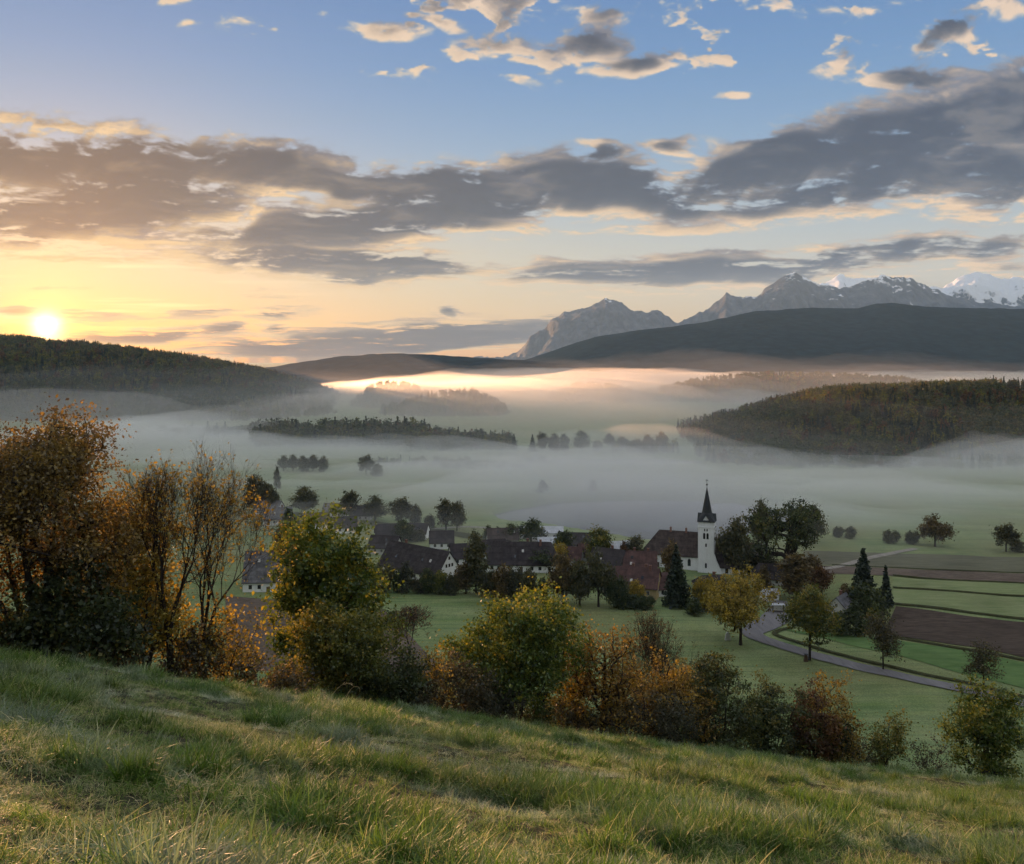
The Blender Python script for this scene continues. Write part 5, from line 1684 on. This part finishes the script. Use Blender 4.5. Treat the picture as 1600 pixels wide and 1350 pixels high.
def church():
    p = gpt(1107, 895)
    r = empty('church', (p[0], p[1] + 2.6, p[2] - .3), 'white village church with a dark pointed spire and a long brown roof', 'church', None, R(-20))
    # tower
    h = 2.95; th = 19.4
    s = Shape().box(-h, h, -h, h, 0, th)
    s.box(-h - .12, h + .12, -h - .12, h + .12, 0, 1.0)
    s.box(-h - .15, h + .15, -h - .15, h + .15, 17.3, 17.55)
    tw = s.build('tower', W_white, r)
    s = Shape()
    e = h + .38
    oc = [(math.cos(R(22.5 + 45 * i)) * 1.95, math.sin(R(22.5 + 45 * i)) * 1.95) for i in range(8)]
    sq = [(e, e), (-e, e), (-e, -e), (e, -e)]
    V = [(x, y, th) for x, y in sq] + [(x, y, th + 3.2) for x, y in oc] + [(0, 0, th + 13.2)]
    Fs = [(0, 3, 2, 1)]
    # octagon corners 0..7 at 22.5+45i; corner k of the square sits between octagon corners
    for k in range(4):
        o1, o2 = 4 + (2 * k) % 8, 4 + (2 * k + 1) % 8
        Fs.append((k, o1, o2))
        o3 = 4 + (2 * k + 2) % 8
        Fs.append((k, o2, o3, (k + 1) % 4))
    Fs += [(4 + i, 12, 4 + (i + 1) % 8) for i in range(8)]
    s.add(V, Fs)
    sp = s.build('spire', M_spire, r)
    for k, (dx, dy) in enumerate(((0, -1), (1, 0), (0, 1), (-1, 0))):
        s = Shape()
        poly = [(-1.5, th + .02), (1.5, th + .02), (0, th + 2.5)]
        if dy: s.prism(poly, 'y', dy * (h + .06), dy * .6)
        else: s.prism(poly, 'x', dx * (h + .06), dx * .6)
        g = s.build('gablet', W_white, r)
        s = Shape()
        roofp = [(-1.95, th - .1), (-1.7, th - .1), (0, th + 2.62), (1.7, th - .1), (1.95, th - .1), (0, th + 3.0)]
        a, b = h + .45, .6
        for half in (roofp[:3] + [roofp[5]], [roofp[2], roofp[3], roofp[4], roofp[5]]):
            if dy: s.prism(half, 'y', dy * a, dy * b)
            else: s.prism(half, 'x', dx * a, dx * b)
        s.build('gablet_roof', M_spire, g)
    s = Shape()
    t0 = th + 13.0
    s.box(-.07, .07, -.07, .07, t0, t0 + 2.9)
    s.box(-.5, .5, -.06, .06, t0 + 2.2, t0 + 2.36)
    s.prism([(math.cos(a) * .34, t0 + .75 + math.sin(a) * .34) for a in np.linspace(0, 6.283, 11)[:-1]], 'y', -.3, .3)
    s.build('cross', M_metal, sp)
    for f, cx, cz, w, hh in [('front', -.45, 16.4, .55, 1.0), ('front', .45, 16.4, .55, 1.0), ('front', -.62, 14.1, .95, 2.3), ('front', .62, 14.1, .95, 2.3), ('front', .05, 10.7, .7, 1.3), ('front', 0, 3.0, .85, 1.9),
                             ('right', 0, 14.2, 1.1, 2.5), ('right', 0, 10.4, .6, 1.6), ('right', -.4, 16.4, .5, .9), ('right', .4, 16.4, .5, .9)]:
        window(r, f, cx, cz, w, hh, -h if f == 'front' else h, frame=W_grey, arched=True, pane=M_dark)
    # nave, to one side of the tower
    x0, x1, y0, y1, hw, rise = -25.0, 3.2, -1.3, 10.2, 6.2, 7.6
    Shape().box(x0, x1, y0, y1, 0, hw).build('nave', W_white, r)

    def hiproof(x0, x1, y0, y1, hw, rise, hl, hr, name, over=.6):
        ym = (y0 + y1) / 2
        sl = rise / (y1 - ym)
        ez = hw - over * sl
        A = [(x0 - over, y0 - over, ez), (x1 + over, y0 - over, ez), (x1 + over, y1 + over, ez), (x0 - over, y1 + over, ez), (x0 + hl, ym, hw + rise), (x1 - hr, ym, hw + rise)]
        B = [(x, y, z + .25) for x, y, z in A]
        s = Shape()
        s.add(A + B, [(0, 3, 2, 1), (0, 1, 7, 6), (1, 2, 8, 7), (2, 3, 9, 8), (3, 0, 6, 9), (6, 7, 11, 10), (7, 8, 11), (8, 9, 10, 11), (9, 6, 10)])
        return s.build(name, R_brown, r)
    rf = hiproof(x0, x1, y0, y1, hw, rise, 6.0, 0.3, 'roof')
    for cx in (-14.5, -8.5):
        Shape().box(cx - .35, cx + .35, 4.0, 4.8, hw + rise - .4, hw + rise + 1.6).build('chimney', M_brick, rf)
    for cx in (-21.5, -16.5, -11.5, -6.5):
        window(r, 'front', cx, 3.3, 1.3, 2.7, y0, frame=W_grey, arched=True)
    # choir with its low sweeping roof on the other side
    x0, x1, y0, y1, hw, rise = 3.3, 19.0, -2.2, 10.6, 3.3, 9.4
    Shape().box(x0, x1, y0, y1, 0, hw).build('choir', W_white, r)
    hiproof(x0, x1, y0, y1, hw, rise, .2, 13.4, 'roof')
    for cx in (7.6, 10.2, 13.0, 15.6, 17.6):
        window(r, 'front', cx, 1.6, 1.1, 2.2, y0, frame=M_dframe, arched=True, pane=M_dark)
    s = Shape()
    cur = [(h + .01, 0), (h + 3.6, 0), (h + 2.9, 1.3), (h + 2.0, 3.0), (h + 1.1, 5.0), (h + .5, 6.8), (h + .01, 8.2)]
    s.prism(cur, 'y', -3.1, -2.45)
    s.build('buttress', W_white, r)
    s = Shape().box(-19.3, -17.9, -1.38, -1.2, 0, 2.6)
    s.build('door', M_door, r)


church()


def shelter():
    p = gpt(1216, 958)
    r = empty('bus_shelter', (p[0], p[1], p[2]), 'small white roadside shelter on posts where the road enters the village', 'shelter', None, R(-8))
    Shape().box(-1.9, 1.9, -1.1, 1.1, 2.5, 2.75).build('roof', R_pale, r)
    Shape().box(-1.8, 1.8, .9, 1.0, .3, 2.5).build('back_panel', W_white, r)
    for x in (-1.75, 1.6):
        for y in (-1.0, .75):
            Shape().box(x, x + .15, y, y + .15, 0, 2.5).build('post', M_metal, r)
    Shape().box(-1.4, 1.4, .3, .8, .45, .52).build('bench', M_door, r)


shelter()


def roadside():
    p = gpt(1258, 1032)
    r = empty('tree_guard', tuple(p + np.array([-.1, -.9, 0])), 'dark wooden guard post at the foot of the olive road tree', 'post')
    s = Shape()
    s.prism([(-.55, 0), (.55, 0), (.3, 1.9), (-.3, 1.9)], 'y', -.3, .3)
    s.build('post', M_door, r)
    Shape().box(-.42, .42, -.42, .42, 1.9, 2.05).build('cap', M_metal, r)
    p = gpt(1137, 1000)
    r = empty('wayside_stone', tuple(p), 'grey wayside stone in the grass beside the golden linden', 'stone')
    s = Shape()
    s.prism([(-.8, 0), (.8, 0), (.6, 1.5), (.15, 2.3), (-.4, 1.9)], 'y', -.4, .4)
    s.build('stone', W_grey, r)


roadside()


# ------------------------------------------------------------------ grass of the slope
def grass_material():
    q = Mat('grass_blades')
    pos = q.N('ShaderNodeNewGeometry').outputs['Position']
    t = q.attr('tint')
    big = q.noise(.22, 4, .6, pos)
    mid = q.noise(.9, 3, .6, pos)
    fr = q.noise(.35, 4, .6, pos, (1, 1.8, 1))
    c = q.ramp(t, [(0, (.040, .080, .012)), (.35, (.095, .175, .026)), (.62, (.19, .28, .05)), (.8, (.38, .36, .15)), (1, (.62, .54, .34))])
    dry = q.ramp(t, [(0, (.075, .085, .028)), (.4, (.19, .18, .065)), (1, (.50, .40, .24))])
    frost = q.ramp(t, [(0, (.11, .15, .10)), (.5, (.30, .35, .27)), (1, (.62, .62, .54))])
    c = q.mix(q.ramp(big, [(.48, 0), (.68, .5)]), c, dry)
    c = q.mix(q.ramp(fr, [(.50, 0), (.64, .85)]), c, frost)
    c = q.mix(.75, c, q.ramp(mid, [(.32, (.45, .50, .42)), (.52, (1, 1, .95)), (.7, (1.4, 1.35, 1.25))]), 'MULTIPLY')
    d = q.N('ShaderNodeBsdfPrincipled'); q.K(c, d.inputs['Base Color'])
    d.inputs['Roughness'].default_value = .55; d.inputs['Specular IOR Level'].default_value = .35
    tr = q.N('ShaderNodeBsdfTranslucent'); q.K(q.mix(1.0, c, (1.2, 1.25, .8), 'MULTIPLY'), tr.inputs[0])
    mx = q.N('ShaderNodeMixShader'); mx.inputs[0].default_value = .42
    q.K(d.outputs[0], mx.inputs[1]); q.K(tr.outputs[0], mx.inputs[2])
    q.K(mx.outputs[0], q.out.inputs[0])
    return q.m


M_grass = grass_material()


def blades(rng, n, rad, lmin, lmax, wid, lean, curl, tint0, tint1, comb=(0, 0), segs=4):
    """Curved tapering blades rooted in a disc."""
    a = rng.uniform(0, 6.283, n); rr = rad * np.sqrt(rng.random(n))
    root = np.column_stack([rr * np.cos(a), rr * np.sin(a), np.full(n, -.03)])
    az = rng.uniform(0, 6.283, n)
    h = np.column_stack([np.cos(az), np.sin(az)]) + np.array(comb)
    h /= np.linalg.norm(h, axis=1, keepdims=True) + 1e-6
    L = rng.uniform(lmin, lmax, n)
    th0 = np.abs(rng.normal(lean, .25, n)); th1 = th0 + np.abs(rng.normal(curl, .45, n))
    side = np.column_stack([-h[:, 1], h[:, 0], np.zeros(n)]) + rng.normal(size=(n, 3)) * .25
    side /= np.linalg.norm(side, axis=1, keepdims=True)
    P = root.copy()
    rows = []
    w = wid * rng.uniform(.7, 1.3, n)
    for k in range(segs + 1):
        f = k / segs
        ww = w * (1 - f ** 1.6) * (.6 + .4 * min(1, f * 4)) + .0006
        rows.append((P - side * ww[:, None], P + side * ww[:, None]))
        th = th0 + (th1 - th0) * f
        st = (L / segs)[:, None]
        P = P + np.column_stack([h * np.sin(th)[:, None], np.cos(th)]) * st
    V = np.stack([x for pr in rows for x in pr], 1).reshape(-1, 3)
    m = 2 * (segs + 1)
    b = (np.arange(n) * m)[:, None, None]
    q = np.array([(2 * k, 2 * k + 1, 2 * k + 3, 2 * k + 2) for k in range(segs)])[None]
    Q = (b + q).reshape(-1, 4)
    t = np.repeat(np.clip(rng.normal(tint0, tint1, n), 0, 1), segs)
    return V, Q, t


def clump_sources():
    c = bpy.data.collections.new('grass_kinds')
    rng = np.random.default_rng(77)
    kinds = [
        [(46, .30, .12, .28, .0068, .8, 1.1, .40, .20), (30, .34, .14, .36, .0050, 1.05, 1.3, .80, .14)],         # matted short
        [(58, .30, .08, .22, .0072, .55, 1.0, .30, .18), (12, .3, .12, .3, .0036, .9, 1.2, .78, .14)],             # short green
        [(70, .17, .26, .56, .0092, .34, 1.15, .24, .16), (14, .2, .22, .5, .0044, .5, 1.4, .70, .16)],           # dark long tuft
        [(40, .32, .18, .42, .0050, 1.05, 1.3, .84, .13), (22, .3, .1, .24, .0066, .65, .9, .42, .16)],             # straw
        [(50, .34, .12, .34, .0066, 1.0, 1.1, .50, .24), (18, .34, .2, .42, .0038, 1.15, 1.2, .88, .12)],         # mixed
        [(42, .24, .16, .38, .0086, .5, 1.1, .34, .17), (8, .2, .3, .55, .0040, .4, .9, .85, .1)],               # fresh long
    ]
    for i, lay in enumerate(kinds):
        Vs, Qs, ts, off = [], [], [], 0
        for (n, rad, l0, l1, wd, le, cu, t0, t1) in lay:
            V, Q, t = blades(rng, n, rad, l0, l1, wd, le, cu, t0, t1, comb=(.3, -.15), segs=4)
            Vs.append(V); Qs.append(Q + off); ts.append(t); off += len(V)
        me = mesh_from('grass_kind', np.vstack(Vs), np.vstack(Qs), np.concatenate(ts), smooth=True)
        me.materials.append(M_grass)
        o = bpy.data.objects.new('grass_kind_%d' % i, me)
        c.objects.link(o)
    return c


GRASS = clump_sources()


def slope_grass():
    rng = np.random.default_rng(5)
    out = []
    r = 2.6
    while r < 108:
        dr = max(.25, r * .03)
        dens = 72 * min(1, (9 / r)) ** 1.25
        n = int(1.22 * r * dr * dens)
        a = rng.uniform(-.61, .61, n)
        rr = r + dr * rng.random(n)
        out.append(np.column_stack([rr * np.sin(a), rr * np.cos(a)]))
        r += dr
    P = np.vstack(out)
    x, y = P[:, 0], P[:, 1]
    t = x / np.maximum(y, .5)
    e = np.interp(t, [q[0] for q in EDGE], [q[1] for q in EDGE])
    keep = y < e + 9
    P, x, y, e = P[keep], x[keep], y[keep], e[keep]
    z = ground(x, y)
    n = len(P)
    rr = np.hypot(x, y)
    patch = fbm(x / 1.9 + 9, y / 1.9, 3, 31)
    p2 = fbm(x / 5.0, y / 5.0 + 4, 3, 37)
    u = rng.random(n)
    idx = np.where(u < .34, 0, np.where(u < .58, 1, np.where(u < .78, 4, np.where(u < .9, 3, 5))))
    idx = np.where((patch > .60) & (u > .35), 2, idx)
    idx = np.where((p2 > .56) & (u < .35), 3, idx)
    idx = np.where((p2 < .44) & (u < .3), 5, idx)
    scl = rng.uniform(.4, .88, n) * (1 + .008 * np.clip(rr - 8, 0, 200)) * (.55 + .75 * sstep(.42, .68, patch))
    rot = np.column_stack([rng.normal(-.2, .22, n), rng.normal(.1, .22, n), rng.normal(0, 1.5, n)])
    # slightly raised thatch where the tussocks are
    return scatter('grass', np.column_stack([P, z + .0]), scl, idx, rot, GRASS)


slope_grass()


def rank_grass():
    """Long weedy grass along the hedge foot and the verge of the slope."""
    rng = np.random.default_rng(8)
    n = 4200
    t = rng.uniform(-.6, .62, n)
    e = np.interp(t, [q[0] for q in EDGE], [q[1] for q in EDGE]) + rng.normal(2.5, 1.6, n)
    x, y = t * e, e
    idx = rng.choice([2, 3, 5, 4], n)
    scl = rng.uniform(1.2, 2.4, n)
    rot = np.column_stack([rng.normal(0, .15, n), rng.normal(0, .15, n), rng.uniform(0, 6.28, n)])
    scatter('rank_grass', np.column_stack([x, y, ground(x, y)]), scl, idx, rot, GRASS)


rank_grass()

M_straw = simple('dry_straw', (.50, .36, .17), .7, .25, 20)


def stalk(label, px, dist, h, lean, droop, group='dry grass stalks on the rim of the slope', seed=0, head=True):
    rng = np.random.default_rng(seed)
    p = spot(px, dist=dist)
    r = empty('grass_stalk', (p[0], p[1], p[2] - .05), label, 'grass stalk', group)
    n = 12
    P = [np.zeros(3)]
    th = lean[0]
    for i in range(n):
        f = i / (n - 1)
        th = lean[0] + (lean[1] - lean[0]) * f + droop * max(0, f - .5) ** 2 * 4
        P.append(P[-1] + np.array([math.sin(th), .15 * math.sin(f * 3 + seed), math.cos(th)]) * h / n)
    P = np.array(P)
    rad = np.linspace(.011, .005, n + 1) * (1 + h * .25)
    V, q = frustums(P[:-1], P[1:], rad[:-1], rad[1:], 5)
    link('stem', mesh_from('stem', V, q, smooth=True), M_straw, r)
    if head:
        C = P[-4:][rng.integers(0, 4, 26)] + rng.normal(size=(26, 3)) * .02 * (1 + h * .4)
        V, q = leaf_quads(rng, C, .032 * (1 + h * .4), wr=.35)
        link('seed_head', mesh_from('seed_head', V, q), M_straw, r)
    return r


stalk('tall dry stalk arching up over the rim below the maple, with a drooping tip', 514, 49, 1.75, (.35, 1.25), .6, seed=1)
stalk('bent dry stalk curving back down to the grass beside the tall arching one', 538, 49, 1.65, (.2, 1.1), 2.2, seed=2, head=False)
stalk('dry stalk leaning out of the grass below the bramble by the broad tree', 684, 59, 1.5, (.25, .55), .1, seed=3)
stalk('shorter dry stalk crossing the leaning one below the bramble', 690, 58, 1.15, (.4, .8), .2, seed=4)
stalk('thin dry stalk in front of the dark bramble by the broad tree', 735, 61, 1.2, (.3, .9), .6, seed=5)
stalk('pale dry stalk nodding at the foot of the broad tree', 765, 63, 1.2, (.5, 1.2), .5, seed=6)
stalk('single dry stalk on the rim in front of the rust brown tree', 40, 36, .75, (.2, .7), 1.6, seed=7)
stalk('curled dry stalk on the rim between the rust brown tree and yellow bush', 66, 36, .8, (.1, .8), 1.8, seed=8)
stalk('dry stalk with a heavy tip on the rim under the yellow tree', 140, 38, .8, (.2, .9), 1.4, seed=9)
stalk('two toned dry stalk on the rim before the bare trees', 225, 40, .7, (.4, 1.0), .8, seed=10)
